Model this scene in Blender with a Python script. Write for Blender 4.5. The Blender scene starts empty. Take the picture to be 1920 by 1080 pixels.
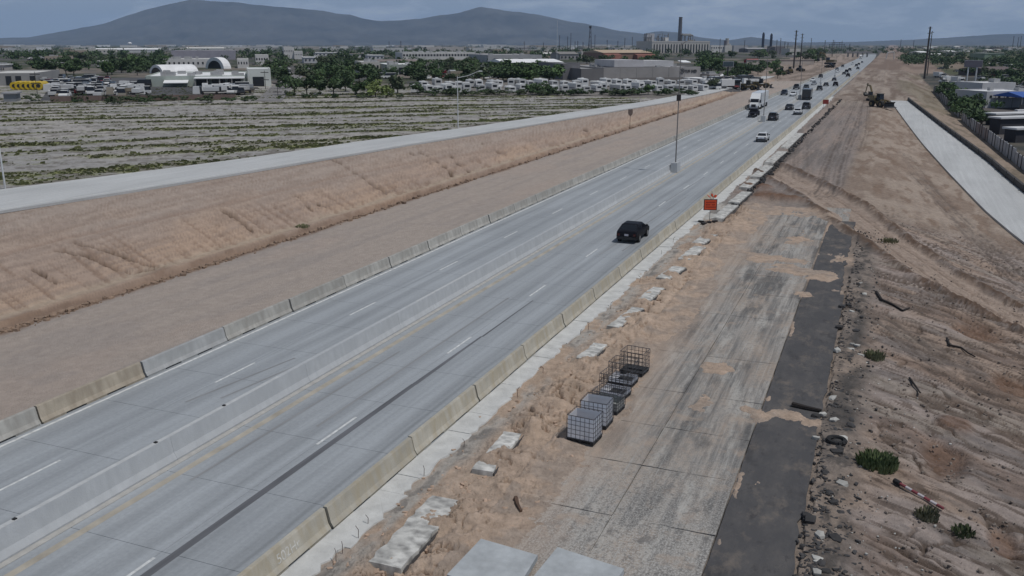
import bpy, bmesh, math, random
import numpy as np
from mathutils import Vector, Matrix
random.seed(7)
R = math.radians
sc = bpy.context.scene
col = sc.collection

# ------------------------------------------------------------------ camera
F = 1680.0; CH = 16.0                       # focal length for a 1920 px wide frame, camera height in metres
TH = math.atan(458 / F)                     # pitch below the horizon
PH = math.atan(712 * math.cos(TH) / F)      # yaw: the freeway (+Y) runs off to the right of the view axis
cam = bpy.data.objects.new('camera', bpy.data.cameras.new('camera'))
col.objects.link(cam)
cam.location = (0, 0, CH)
cam.rotation_euler = (math.pi / 2 - TH, 0, PH)
cam.data.sensor_width = 36.0
cam.data.lens = F / 1920 * 36.0
cam.data.clip_start = 0.5
cam.data.clip_end = 60000
sc.camera = cam

# ------------------------------------------------------------------ sky, sun, exposure
SUN_EL, SUN_AZ = R(64), R(97)               # sun stands to the right (+X) of the freeway, high
w = bpy.data.worlds.new('World'); sc.world = w; w.use_nodes = True
nt = w.node_tree; nt.nodes.clear()
N = nt.nodes.new; L = nt.links.new
out = N('ShaderNodeOutputWorld'); bg = N('ShaderNodeBackground'); bg.inputs[1].default_value = 0.07
sky = N('ShaderNodeTexSky'); sky.sky_type = 'NISHITA'; sky.sun_disc = False
sky.sun_elevation = SUN_EL; sky.sun_rotation = SUN_AZ; sky.air_density = 1.0; sky.dust_density = 0.6; sky.ozone_density = 1.6
tc = N('ShaderNodeTexCoord'); mp = N('ShaderNodeMapping'); mp.inputs['Scale'].default_value = (1, 1, 4.2)
L(tc.outputs['Generated'], mp.inputs['Vector'])
n1 = N('ShaderNodeTexNoise'); n1.inputs['Scale'].default_value = 8.5; n1.inputs['Detail'].default_value = 9; n1.inputs['Roughness'].default_value = 0.62
n1.inputs['Distortion'].default_value = 0.25
L(mp.outputs[0], n1.inputs['Vector'])
rp = N('ShaderNodeValToRGB'); rp.color_ramp.elements[0].position = 0.49; rp.color_ramp.elements[1].position = 0.69
L(n1.outputs[0], rp.inputs[0])
m1 = N('ShaderNodeMixRGB'); m1.inputs[0].default_value = 0.84       # a veil of grey cloud, thinning overhead
m1.inputs[2].default_value = (7.7, 9.9, 13.4, 1)
sz = N('ShaderNodeSeparateXYZ'); L(tc.outputs['Generated'], sz.inputs[0])                 # broken cloud, dense at the horizon; unseen overhead part thinned to lower fill light
cv = N('ShaderNodeMapRange'); cv.interpolation_type = 'SMOOTHSTEP'; cv.inputs[1].default_value = 0.02; cv.inputs[2].default_value = 0.6; cv.inputs[3].default_value = 0.9; cv.inputs[4].default_value = 0.15
L(sz.outputs['Z'], cv.inputs[0]); L(cv.outputs[0], m1.inputs[0])
L(sky.outputs[0], m1.inputs[1])
m2 = N('ShaderNodeMixRGB'); m2.inputs[2].default_value = (14.5, 16.2, 19.0, 1)
mm = N('ShaderNodeMath'); mm.operation = 'MULTIPLY'; mm.inputs[1].default_value = 0.8
L(rp.outputs[0], mm.inputs[0]); L(mm.outputs[0], m2.inputs[0])
L(m1.outputs[0], m2.inputs[1]); L(m2.outputs[0], bg.inputs[0]); L(bg.outputs[0], out.inputs[0])
sl = bpy.data.lights.new('sun', 'SUN'); sl.energy = 5.0; sl.angle = R(0.5); sl.color = (1.0, 0.975, 0.945)
so = bpy.data.objects.new('sun', sl); col.objects.link(so); so.location = (200, 0, 300)
sd = Vector((math.cos(SUN_EL) * math.sin(SUN_AZ), math.cos(SUN_EL) * math.cos(SUN_AZ), math.sin(SUN_EL)))
so.rotation_euler = (-sd).to_track_quat('-Z', 'Y').to_euler()
vs = sc.view_settings
vs.view_transform = 'Standard'; vs.look = 'None'; vs.gamma = 1; vs.use_curve_mapping = False
vs.exposure = -1.12
sc.cycles.volume_bounces = 1
sc.cycles.max_bounces = 6

# ------------------------------------------------------------------ ground geometry
ct, st, cp, sp = math.cos(TH), math.sin(TH), math.cos(PH), math.sin(PH)
def P(px, py, z=0.0):
    "point of the level z that is seen at a pixel of the 1920x1080 photograph"
    u = (px - 960) / F; v = (py - 540) / F
    dx, dz, df = u, -(v * ct + st), (ct - v * st)
    k = (CH - z) / -dz
    r, f = dx * k, df * k
    return (r * cp - f * sp, r * sp + f * cp)
def Q(x, y, z=0.0):
    r = x * cp + y * sp; f = -x * sp + y * cp
    zc = f * ct + (CH - z) * st; yc = (CH - z) * ct - f * st
    return 960 + F * r / zc, 540 + F * yc / zc, zc
def vn(x, y, s):
    xi = np.floor(x); yi = np.floor(y); fx = x - xi; fy = y - yi
    fx = fx * fx * (3 - 2 * fx); fy = fy * fy * (3 - 2 * fy)
    xi = xi.astype(np.int64); yi = yi.astype(np.int64)
    def h(a, b):
        n = (a * 374761393 + b * 668265263 + s * 974634777) & 0xffffffff
        n = ((n ^ (n >> 13)) * 1274126177) & 0xffffffff
        n = (n ^ (n >> 16)) & 0xffff
        return n / 65535.0
    a = h(xi, yi) * (1 - fx) + h(xi + 1, yi) * fx
    b = h(xi, yi + 1) * (1 - fx) + h(xi + 1, yi + 1) * fx
    return a * (1 - fy) + b * fy
def fbm(x, y, s, o=4):
    t = 0; a = 0.5; n = 0
    for i in range(o):
        t = t + a * vn(x, y, s + i * 17); n += a; a *= 0.55; x = x * 2.03 + 3.7; y = y * 2.03 + 1.3
    return t / n
def sm(a, b, x):
    t = np.clip((x - a) / (b - a), 0, 1); return t * t * (3 - 2 * t)
ZR = ([0, 60, 105, 140, 239, 308, 450, 1200], [3.5, 3.5, 3.2, 2.4, 1.0, 0.7, 0.6, 1.0])
XN = ([-60, 48, 59, 76, 105, 140, 239, 300, 450, 3000], [-74, -62.8, -60.6, -59.4, -57.4, -57.2, -53.7, -51.6, -51.5, -51.5])
XF = ([-60, 56, 68.5, 84, 102, 152, 268, 348, 477, 3000], [-92, -71.9, -69.6, -67.0, -65.8, -64.0, -59.0, -57.0, -57, -57])
ZQ = ([0, 100, 150, 186, 220, 293, 350, 600, 1000], [-3.6, -3.2, -2.8, -2.2, -1.6, 0, 0, -.4, 0])
XL = ([0, 40, 60, 80, 100.3, 117, 152.8, 186, 293, 350, 700, 3000], [60, 34, 24, 17.9, 14.2, 12.3, 9.7, 7.3, 1.1, 1.0, 0, 0])
XR = ([0, 40, 60, 80, 100.3, 130, 163.7, 186, 293, 350, 700, 3000], [70, 42, 32, 25.5, 21, 18.2, 16.4, 14.6, 5.7, 7, 8, 8])
XW = ([0, 80, 158, 236, 303, 422, 590, 3000], [35, 27, 21.2, 19.2, 18.2, 18.1, 17.5, 17])      # fence line on the right
def gz(x, y):
    x = np.asarray(x, float); y = np.asarray(y, float)
    zr = np.interp(y, *ZR); xn = np.interp(y, *XN); xf = np.interp(y, *XF)
    fade = 1 - sm(260, 330, y)
    lo = np.interp(-x, [33, 45, 47.2, 47.6, 48.2, 48.8, 50], [0, -.45, -.55, -.9, -.9, -.42, -.4]) * (0.35 + 0.65 * fade)
    e0 = np.interp(50, [50], [-.4]) * (0.35 + 0.65 * fade)
    t = np.clip((-50 - x) / np.maximum(-50 - xn, .5), 0, 1)
    sl_ = e0 + (zr - .1 - e0) * (t ** .92)
    zl = np.where(x > -50, lo, sl_)
    fz = zr + (3.0 - zr) * sm(0, 1, (xf - x) / 160)
    zl = np.where(x < xn, np.where(x < xf, fz - .12, zr - .12), zl)
    zq = np.interp(y, *ZQ); xl = np.interp(y, *XL); xr = np.interp(y, *XR); xw = np.interp(y, *XW)
    t = np.clip((x + 1.2) / np.maximum(xl - .6 + 1.2, .5), 0, 1)
    zb = (zq - .1) * (.35 * t + .65 * t * t * (3 - 2 * t))
    far = -3.2 + 3.7 * sm(450, 1100, y)
    t2 = np.clip((x - xr) / np.maximum(xw - xr, 1), 0, 1)
    zb = np.where(x > xr, zq - .1 + (far - zq + .1) * sm(0, 1, t2), zb)
    z = np.where(x < -33, zl, np.where(x < -15.6, -.06, np.where(x < -1.2, 0.0, zb)))
    r = np.hypot(x, y)
    return z + (0.8 - z) * sm(1200, 2200, r)
def G(px, py, n=14):
    "ground point seen at a pixel"
    z = 0.0
    for i in range(n):
        x, y = P(px, py, z); z = .5 * z + .5 * float(gz(x, y))
    return x, y, float(gz(x, y))

# ------------------------------------------------------------------ helpers
def tag(o, label=None, cat=None, group=None, kind=None):
    if label: o['label'] = label
    if cat: o['category'] = cat
    if group: o['group'] = group
    if kind: o['kind'] = kind
    return o
def thing(name, label, cat, loc=(0, 0, 0), rz=0.0, group=None, scale=None):
    o = bpy.data.objects.new(name, None); col.objects.link(o)
    o.location = loc; o.rotation_euler = (0, 0, rz); o.empty_display_size = .2
    if scale: o.scale = scale if hasattr(scale, '__len__') else (scale,) * 3
    return tag(o, label, cat, group)
class MB:
    def __init__(s): s.v = []; s.f = []; s.m = []; s.xf = None
    def add(s, vs, fs, m=0):
        b = len(s.v)
        for p in vs: s.v.append(tuple(s.xf @ Vector(p)) if s.xf else tuple(p))
        for f in fs: s.f.append(tuple(i + b for i in f)); s.m.append(m)
        return s
    def box(s, c, d, rz=0, m=0, top=1.0):
        a, b, h = d[0] / 2, d[1] / 2, d[2] / 2; cr, sr = math.cos(rz), math.sin(rz); vs = []
        for z, k in ((-h, 1), (h, top)):
            for x, y in ((-a, -b), (a, -b), (a, b), (-a, b)):
                x *= k; y *= k
                vs.append((c[0] + x * cr - y * sr, c[1] + x * sr + y * cr, c[2] + z))
        return s.add(vs, [(3, 2, 1, 0), (4, 5, 6, 7), (0, 1, 5, 4), (1, 2, 6, 5), (2, 3, 7, 6), (3, 0, 4, 7)], m)
    def tube(s, p, q, r0, r1=None, n=6, m=0, cap=True):
        p = Vector(p); q = Vector(q); r1 = r0 if r1 is None else r1
        d = (q - p).normalized(); a = d.orthogonal().normalized(); b = d.cross(a)
        vs = []
        for c, r in ((p, r0), (q, r1)):
            for i in range(n):
                t = 2 * math.pi * i / n + math.pi / n
                vs.append(c + (a * math.cos(t) + b * math.sin(t)) * r)
        fs = [(i, (i + 1) % n, n + (i + 1) % n, n + i) for i in range(n)]
        if cap: fs += [tuple(range(n - 1, -1, -1)), tuple(range(n, 2 * n))]
        return s.add(vs, fs, m)
    def path(s, ps, r, n=5, m=0):
        for i in range(len(ps) - 1):
            ra = r[i] if hasattr(r, '__len__') else r; rb = r[i + 1] if hasattr(r, '__len__') else r
            s.tube(ps[i], ps[i + 1], ra, rb, n, m)
        return s
    def prism(s, prof, x0, x1, m=0, wf=None):
        "profile of (y, z) points pulled along x from x0 to x1; wf scales x per point"
        n = len(prof); vs = []
        for x in (x0, x1):
            for (y, z) in prof: vs.append((x * (wf(y, z) if wf else 1), y, z))
        fs = [(i, (i + 1) % n, n + (i + 1) % n, n + i) for i in range(n)]
        fs += [tuple(range(n - 1, -1, -1)), tuple(range(n, 2 * n))]
        return s.add(vs, fs, m)
    def slab(s, q, t, m=0):
        "a quad of four points made a plate of thickness t along its normal"
        q = [Vector(p) for p in q]; n = (q[1] - q[0]).cross(q[3] - q[0]).normalized() * t
        return s.add(q + [p + n for p in q], [(3, 2, 1, 0), (4, 5, 6, 7), (0, 1, 5, 4), (1, 2, 6, 5), (2, 3, 7, 6), (3, 0, 4, 7)], m)
    def mesh(s, name, mats, smooth=False):
        me = bpy.data.meshes.new(name); me.from_pydata(s.v, [], s.f)
        mats = mats if isinstance(mats, (list, tuple)) else [mats]
        for m in mats: me.materials.append(m)
        if len(mats) > 1: me.polygons.foreach_set('material_index', s.m)
        if smooth: me.polygons.foreach_set('use_smooth', [True] * len(me.polygons))
        bm = bmesh.new(); bm.from_mesh(me); bmesh.ops.recalc_face_normals(bm, faces=bm.faces); bm.to_mesh(me); bm.free()
        return me
    def build(s, name, mats, parent=None, smooth=False, loc=None, rz=None):
        return ob(name, s.mesh(name, mats, smooth), parent, loc, rz)
def ob(name, me, parent=None, loc=None, rz=None, mat=None):
    o = bpy.data.objects.new(name, me); col.objects.link(o)
    if parent: o.parent = parent
    if loc is not None: o.location = loc
    if rz is not None: o.rotation_euler = (0, 0, rz)
    if mat: o.material_slots[0].link = 'OBJECT'; o.material_slots[0].material = mat
    return o
def copy_tree(o, parent=None):
    c = o.copy(); col.objects.link(c); c.parent = parent
    for ch in list(o.children): copy_tree(ch, c)
    return c

# ------------------------------------------------------------------ materials
def mat(name, c, rough=.8, var=.12, scale=3.0, bump=0.0, bscale=None, metal=0.0, rand=0.0, spec=None, stretch=None, coat=0):
    m = bpy.data.materials.new(name); m.use_nodes = True; t = m.node_tree; b = t.nodes['Principled BSDF']
    b.inputs['Roughness'].default_value = rough; b.inputs['Metallic'].default_value = metal
    if spec is not None: b.inputs['Specular IOR Level'].default_value = spec
    if coat: b.inputs['Coat Weight'].default_value = coat
    co = t.nodes.new('ShaderNodeTexCoord'); vec = co.outputs['Object']
    if stretch:
        mp_ = t.nodes.new('ShaderNodeMapping'); mp_.inputs['Scale'].default_value = stretch; t.links.new(vec, mp_.inputs[0]); vec = mp_.outputs[0]
    n = t.nodes.new('ShaderNodeTexNoise'); n.inputs['Scale'].default_value = scale; n.inputs['Detail'].default_value = 6; n.inputs['Roughness'].default_value = .6
    t.links.new(vec, n.inputs[0])
    mr = t.nodes.new('ShaderNodeMapRange'); mr.inputs[1].default_value = .3; mr.inputs[2].default_value = .7
    mr.inputs[3].default_value = 1 - var; mr.inputs[4].default_value = 1 + var
    t.links.new(n.outputs[0], mr.inputs[0]); fac = mr.outputs[0]
    if rand:
        oi = t.nodes.new('ShaderNodeObjectInfo'); m3 = t.nodes.new('ShaderNodeMapRange')
        m3.inputs[3].default_value = 1 - rand; m3.inputs[4].default_value = 1 + rand
        t.links.new(oi.outputs['Random'], m3.inputs[0]); mu = t.nodes.new('ShaderNodeMath'); mu.operation = 'MULTIPLY'
        t.links.new(fac, mu.inputs[0]); t.links.new(m3.outputs[0], mu.inputs[1]); fac = mu.outputs[0]
    hs = t.nodes.new('ShaderNodeVectorMath'); hs.operation = 'SCALE'; hs.inputs[0].default_value = c[:3]
    t.links.new(fac, hs.inputs['Scale']); t.links.new(hs.outputs[0], b.inputs['Base Color'])
    if bump:
        n2 = t.nodes.new('ShaderNodeTexNoise'); n2.inputs['Scale'].default_value = bscale or scale * 4; n2.inputs['Detail'].default_value = 5
        t.links.new(vec, n2.inputs[0]); bu = t.nodes.new('ShaderNodeBump'); bu.inputs['Strength'].default_value = bump; bu.inputs['Distance'].default_value = .05
        t.links.new(n2.outputs[0], bu.inputs['Height']); t.links.new(bu.outputs[0], b.inputs['Normal'])
    return m
def soil_mat():
    m = bpy.data.materials.new('soil'); m.use_nodes = True; t = m.node_tree; b = t.nodes['Principled BSDF']
    b.inputs['Roughness'].default_value = .95; b.inputs['Specular IOR Level'].default_value = .15
    a = t.nodes.new('ShaderNodeAttribute'); a.attribute_name = 'tint'
    g = t.nodes.new('ShaderNodeNewGeometry')
    n = t.nodes.new('ShaderNodeTexNoise'); n.inputs['Scale'].default_value = 1.7; n.inputs['Detail'].default_value = 10; n.inputs['Roughness'].default_value = .72
    t.links.new(g.outputs['Position'], n.inputs[0])
    mr = t.nodes.new('ShaderNodeMapRange'); mr.inputs[1].default_value = .3; mr.inputs[2].default_value = .7; mr.inputs[3].default_value = -.28; mr.inputs[4].default_value = .28
    t.links.new(n.outputs[0], mr.inputs[0])
    gm = t.nodes.new('ShaderNodeMath'); gm.operation = 'MULTIPLY_ADD'; gm.inputs[2].default_value = 1.0; t.links.new(mr.outputs[0], gm.inputs[0]); t.links.new(a.outputs['Alpha'], gm.inputs[1]); mr = gm
    s = t.nodes.new('ShaderNodeVectorMath'); s.operation = 'SCALE'; t.links.new(a.outputs['Color'], s.inputs[0]); t.links.new(mr.outputs[0], s.inputs['Scale'])
    vo = t.nodes.new('ShaderNodeTexNoise'); vo.inputs['Scale'].default_value = 6.5; vo.inputs['Detail'].default_value = 6; vo.inputs['Roughness'].default_value = .75; t.links.new(g.outputs['Position'], vo.inputs[0])
    k1 = t.nodes.new('ShaderNodeMapRange'); k1.inputs[1].default_value = .56; k1.inputs[2].default_value = .66; k1.inputs[3].default_value = 0; k1.inputs[4].default_value = -.28; t.links.new(vo.outputs[0], k1.inputs[0]); k3 = t.nodes.new('ShaderNodeMath'); k3.operation = 'MULTIPLY_ADD'; k3.inputs[2].default_value = 1.0; t.links.new(k1.outputs[0], k3.inputs[0]); t.links.new(a.outputs['Alpha'], k3.inputs[1]); k1 = k3
    s2 = t.nodes.new('ShaderNodeVectorMath'); s2.operation = 'SCALE'; t.links.new(s.outputs[0], s2.inputs[0]); t.links.new(k1.outputs[0], s2.inputs['Scale']); t.links.new(s2.outputs[0], b.inputs['Base Color'])
    n2 = t.nodes.new('ShaderNodeTexNoise'); n2.inputs['Scale'].default_value = 7; n2.inputs['Detail'].default_value = 10; n2.inputs['Roughness'].default_value = .7; t.links.new(g.outputs['Position'], n2.inputs[0])
    bu = t.nodes.new('ShaderNodeBump'); bu.inputs['Strength'].default_value = .8; bu.inputs['Distance'].default_value = .14
    t.links.new(n2.outputs[0], bu.inputs['Height']); t.links.new(bu.outputs[0], b.inputs['Normal'])
    return m
def road_mat(name, c, paths, axis='X', wear=.22, streak=.16, dark=None):
    "concrete with wheel-path polish at given cross positions, streaks along Y and blotches"
    m = bpy.data.materials.new(name); m.use_nodes = True; t = m.node_tree; b = t.nodes['Principled BSDF']
    b.inputs['Roughness'].default_value = .75; b.inputs['Specular IOR Level'].default_value = .3
    g = t.nodes.new('ShaderNodeNewGeometry')
    def noise(sx, sy, scale, det=6, ro=.6):
        mp_ = t.nodes.new('ShaderNodeMapping'); mp_.inputs['Scale'].default_value = (sx, sy, 1); t.links.new(g.outputs['Position'], mp_.inputs[0])
        n = t.nodes.new('ShaderNodeTexNoise'); n.inputs['Scale'].default_value = scale; n.inputs['Detail'].default_value = det; n.inputs['Roughness'].default_value = ro
        t.links.new(mp_.outputs[0], n.inputs[0]); return n.outputs[0]
    def math_(op, x, y=None, v=None):
        k = t.nodes.new('ShaderNodeMath'); k.operation = op; t.links.new(x, k.inputs[0])
        if y is not None: t.links.new(y, k.inputs[1])
        if v is not None: k.inputs[1].default_value = v
        return k.outputs[0]
    def rng(x, a, b_, lo, hi):
        k = t.nodes.new('ShaderNodeMapRange'); k.inputs[1].default_value = a; k.inputs[2].default_value = b_; k.inputs[3].default_value = lo; k.inputs[4].default_value = hi
        t.links.new(x, k.inputs[0]); return k.outputs[0]
    f = rng(noise(1, .02, 2.6, 7, .65), .3, .7, 1 - streak, 1 + streak)
    f = math_('MULTIPLY', f, rng(noise(1, .35, .22, 5), .3, .7, .9, 1.1))
    f = math_('MULTIPLY', f, rng(noise(1, 1, 6, 8, .7), .25, .75, .88, 1.12))
    sx = t.nodes.new('ShaderNodeSeparateXYZ'); t.links.new(g.outputs['Position'], sx.inputs[0])
    wob = rng(noise(0.0001, .05, 1.0, 3), .3, .7, -.12, .12)
    xx = math_('ADD', sx.outputs[0], wob)
    for (px_, wd, amt) in paths:
        d = math_('ABSOLUTE', math_('ADD', xx, v=-px_))
        k = t.nodes.new('ShaderNodeMapRange'); k.interpolation_type = 'SMOOTHSTEP'
        k.inputs[1].default_value = 0; k.inputs[2].default_value = wd; k.inputs[3].default_value = 1 - amt; k.inputs[4].default_value = 1
        t.links.new(d, k.inputs[0]); f = math_('MULTIPLY', f, k.outputs[0])
    s = t.nodes.new('ShaderNodeVectorMath'); s.operation = 'SCALE'; s.inputs[0].default_value = c; t.links.new(f, s.inputs['Scale'])
    t.links.new(s.outputs[0], b.inputs['Base Color'])
    return m
# ------------------------------------------------------------------ the ground: one fan of rows and columns, cut into its zones
def pdist(x, y, pts):
    d = np.full(x.shape, 1e9); tt = np.zeros(x.shape); acc = 0
    tot = sum(math.dist(pts[i], pts[i + 1]) for i in range(len(pts) - 1))
    for i in range(len(pts) - 1):
        ax, ay = pts[i]; bx, by = pts[i + 1]; l2 = (bx - ax) ** 2 + (by - ay) ** 2 + 1e-9
        t = np.clip(((x - ax) * (bx - ax) + (y - ay) * (by - ay)) / l2, 0, 1)
        e = np.hypot(x - ax - t * (bx - ax), y - ay - t * (by - ay)); k = e < d
        d = np.where(k, e, d); tt = np.where(k, (acc + t * math.sqrt(l2)) / tot, tt); acc += math.sqrt(l2)
    return d, tt
def G2(*a): return [G(px, py)[:2] for px, py in a]
def mix(c, d, k):
    k = np.asarray(k)[..., None]; return c * (1 - k) + np.asarray(d) * k
BAND_A = R(50)
def weed_amount(x, y, soft=0.0):
    "how green the field is: long broken bands of weeds"
    u = x * math.cos(BAND_A) + y * math.sin(BAND_A); v = -x * math.sin(BAND_A) + y * math.cos(BAND_A)
    wv = v + 2.2 * (fbm(u * .035, v * .03, 81) - .5) * 4 + 1.2 * (fbm(u * .25, v * .3, 82, 3) - .5)
    b = .5 + .42 * np.sin(wv * 2 * math.pi / 9.5 + 1.0) + .3 * np.sin(wv * 2 * math.pi / 17 + 2)
    k = b * .58 + 1.25 * (fbm(u * .035, v * .12, 83) - .5) + .9 * (fbm(u * .5, v * 1.1, 84, 4) - .5)
    return sm(.33 - soft, .62 + soft * .3, k + .12 * sm(-75, -130, -x * 0 + x) * 0)
HAUL = [(-15, 128), (-10.2, 116), (-7.2, 108), (-4.2, 100), (.6, 84), (5.7, 71), (10, 65), (17, 57), (30, 45)]
HAUL2 = [(-5.5, 104), (-5.2, 112), (-5.6, 125), (-5.9, 150), (-6.2, 190), (-6.5, 240), (-6.8, 300)]
def const(x, c): return np.ones(x.shape + (3,)) * np.array(c)
def sh_city(x, y):
    c = const(x, (.19, .165, .14)); dz = np.zeros(x.shape)
    v = fbm(x * .012, y * .012, 11); v2 = fbm(x * .05, y * .05, 12)
    c = mix(c, (.11, .104, .10), sm(.45, .6, v)); c = mix(c, (.05, .062, .035), sm(.42, .56, v2) * .9); c = mix(c, (.085, .085, .088), sm(.55, .62, fbm(x * .03, y * .02, 13)) * .7)
    xw = np.interp(y, *XW); rg = (x >= xw) & (y < 700)
    c = np.where(rg[..., None], mix(const(x, (.12, .108, .09)), (.065, .066, .06), sm(.42, .56, fbm(x * .09, y * .05, 90))), c)
    gl = (x > -16) & (x < 260) & (y > 640); c = np.where(gl[..., None], mix(const(x, (.09, .095, .055)), (.24, .19, .15), sm(.48, .6, fbm(x * .02, y * .006, 91)) * (x < 90)), c); c = np.where((gl & (x < 34))[..., None], mix(const(x, (.27, .21, .17)), (.2, .15, .12), sm(.42, .6, fbm(x * .1, y * .012, 93))), c)
    corr = (x < -33) & (x > -75 - (y - 300) * .03) & (y > 330) & (y < 1500); c = np.where(corr[..., None], mix(const(x, (.31, .25, .21)), (.2, .16, .13), sm(.42, .6, fbm(x * .3, y * .03, 92))), c)
    rb_ = (x > -33.2) & (x < -15.7) & (y < 2400); c = np.where(rb_[..., None], np.array([.09, .085, .08]), c)
    dist = np.hypot(x, y); haze_ = sm(160, 260, np.abs(x + 150)) ; dirt = (x < -60) & (y < 330) & (dist < 330)
    c = np.where(dirt[..., None], mix(c, (.235, .21, .19), .6), c)
    return dz, c
def sh_field(x, y):
    mid = fbm(x * .45, y * .45, 2); fin = fbm(x * 2.6, y * 2.6, 3); big = fbm(x * .06, y * .06, 1)
    g = weed_amount(x, y, .16)
    fc = const(x, (.33, .318, .305)); fc = mix(fc, (.37, .35, .325), sm(.45, .65, big)); fc = mix(fc, (.23, .215, .2), sm(.5, .7, mid) * .6)
    gc = mix(const(x, (.125, .14, .06)), (.19, .205, .075), sm(.45, .6, fbm(x * .04, y * .05, 15))); gc = mix(gc, (.085, .075, .055), sm(.5, .62, fbm(x * .7, y * .7, 16)) * .8)
    fc = mix(fc, gc, g * .92); fc = mix(fc, (.15, .135, .115), sm(.56, .64, fbm(x * .9, y * .9, 18)) * .7)
    xf = np.interp(y, *XF); fc = mix(fc, (.12, .105, .085), np.exp(-((xf - x - 1.2) / .9) ** 2) * sm(.42, .55, fbm(x * .4, y * .4, 19)) * .8)
    dz = .12 * (mid - .5) + .1 * g * (fin - .3)
    ex = sm(2, 6, xf - x)
    return dz * ex, fc * (.9 + .2 * fin)[..., None]
def sh_left(x, y):
    dz = np.zeros(x.shape); mid = fbm(x * .45, y * .45, 2); fin = fbm(x * 2.6, y * 2.6, 3); yy = fbm(x * .9, y * .05, 4)
    xn = np.interp(y, *XN); xf = np.interp(y, *XF)
    sh = x > -47.4
    sc_ = const(x, (.385, .328, .285)); sc_ = mix(sc_, (.35, .302, .268), sm(.42, .62, yy)); sc_ = mix(sc_, (.39, .325, .28), sm(.5, .7, fbm(x * .25, y * .08, 21))); sc_ = mix(sc_, (.34, .295, .265), sm(.6, .72, fbm(x * .3, y * .16, 22)) * .5)
    dz += np.where(sh, .05 * (fbm(x * .8, y * .2, 23) - .5), 0)
    w1 = .5 * (fbm(x * 0 + 3, y * .22, 24) - .5)
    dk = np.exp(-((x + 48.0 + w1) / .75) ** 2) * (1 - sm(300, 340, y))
    t = np.clip((-49 - x) / np.maximum(-49 - xn, .5), 0, 1)
    lc = const(x, (.385, .292, .232)); lc = mix(lc, (.36, .295, .25), sm(.35, .75, t + .5 * (fbm(x * .15, y * .04, 25) - .5)))
    lc = mix(lc, (.43, .31, .228), sm(.5, .7, fbm(x * .2, y * .07, 26)) * (1 - t)); lc = mix(lc, (.30, .235, .195), sm(.50, .64, fbm(x * 3.2, y * .10, 27, 5)) * .6); lc = mix(lc, (.26, .195, .155), sm(.57, .66, fbm(x * 5.5, y * .3, 36, 5)) * .55)
    lc = mix(lc, (.43, .345, .265), np.exp(-((x + 49.6 + w1) / .55) ** 2) * .85)
    # a low bench line along the upper third, and small rills below it
    bl = t + .22 * (fbm(x * 0, y * .05, 32) - .5); lc = mix(lc, (.28, .20, .155), np.exp(-((bl - .58) / .018) ** 2) * .55); dz -= np.exp(-((bl - .58) / .02) ** 2) * .10
    rill = fbm(x * .16 + y * .05, y * 2.6 + x * .5, 28, 5); rk = sm(.52, .72, rill) * sm(.02, .10, t) * (1 - sm(.32, .6, t + .5 * (fbm(x * .05, y * .045, 29) - .5)))
    lc = mix(lc, (.22, .15, .11), rk * .6)
    sl_ = -.11 * rk + .03 * (mid - .5) + .05 * (fbm(x * 1.8, y * .15, 30) - .5) + .03 * (fin - .5)
    dz += np.where(sh, 0, sl_)
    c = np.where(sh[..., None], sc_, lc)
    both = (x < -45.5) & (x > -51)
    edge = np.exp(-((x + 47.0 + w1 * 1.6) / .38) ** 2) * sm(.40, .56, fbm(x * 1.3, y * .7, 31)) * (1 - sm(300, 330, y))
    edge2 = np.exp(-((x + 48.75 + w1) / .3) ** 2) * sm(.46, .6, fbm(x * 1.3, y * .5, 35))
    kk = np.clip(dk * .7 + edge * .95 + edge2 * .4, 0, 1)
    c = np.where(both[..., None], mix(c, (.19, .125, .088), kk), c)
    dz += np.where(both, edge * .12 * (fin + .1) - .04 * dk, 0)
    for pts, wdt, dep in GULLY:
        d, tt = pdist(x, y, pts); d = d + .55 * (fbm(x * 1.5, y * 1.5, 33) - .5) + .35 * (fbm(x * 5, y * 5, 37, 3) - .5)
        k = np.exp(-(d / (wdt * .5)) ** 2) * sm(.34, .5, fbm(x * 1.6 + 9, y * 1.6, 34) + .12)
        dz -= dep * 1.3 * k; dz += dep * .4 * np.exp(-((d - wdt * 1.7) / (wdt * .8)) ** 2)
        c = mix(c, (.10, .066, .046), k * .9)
    return dz, c * (.9 + .2 * fin)[..., None]
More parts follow.
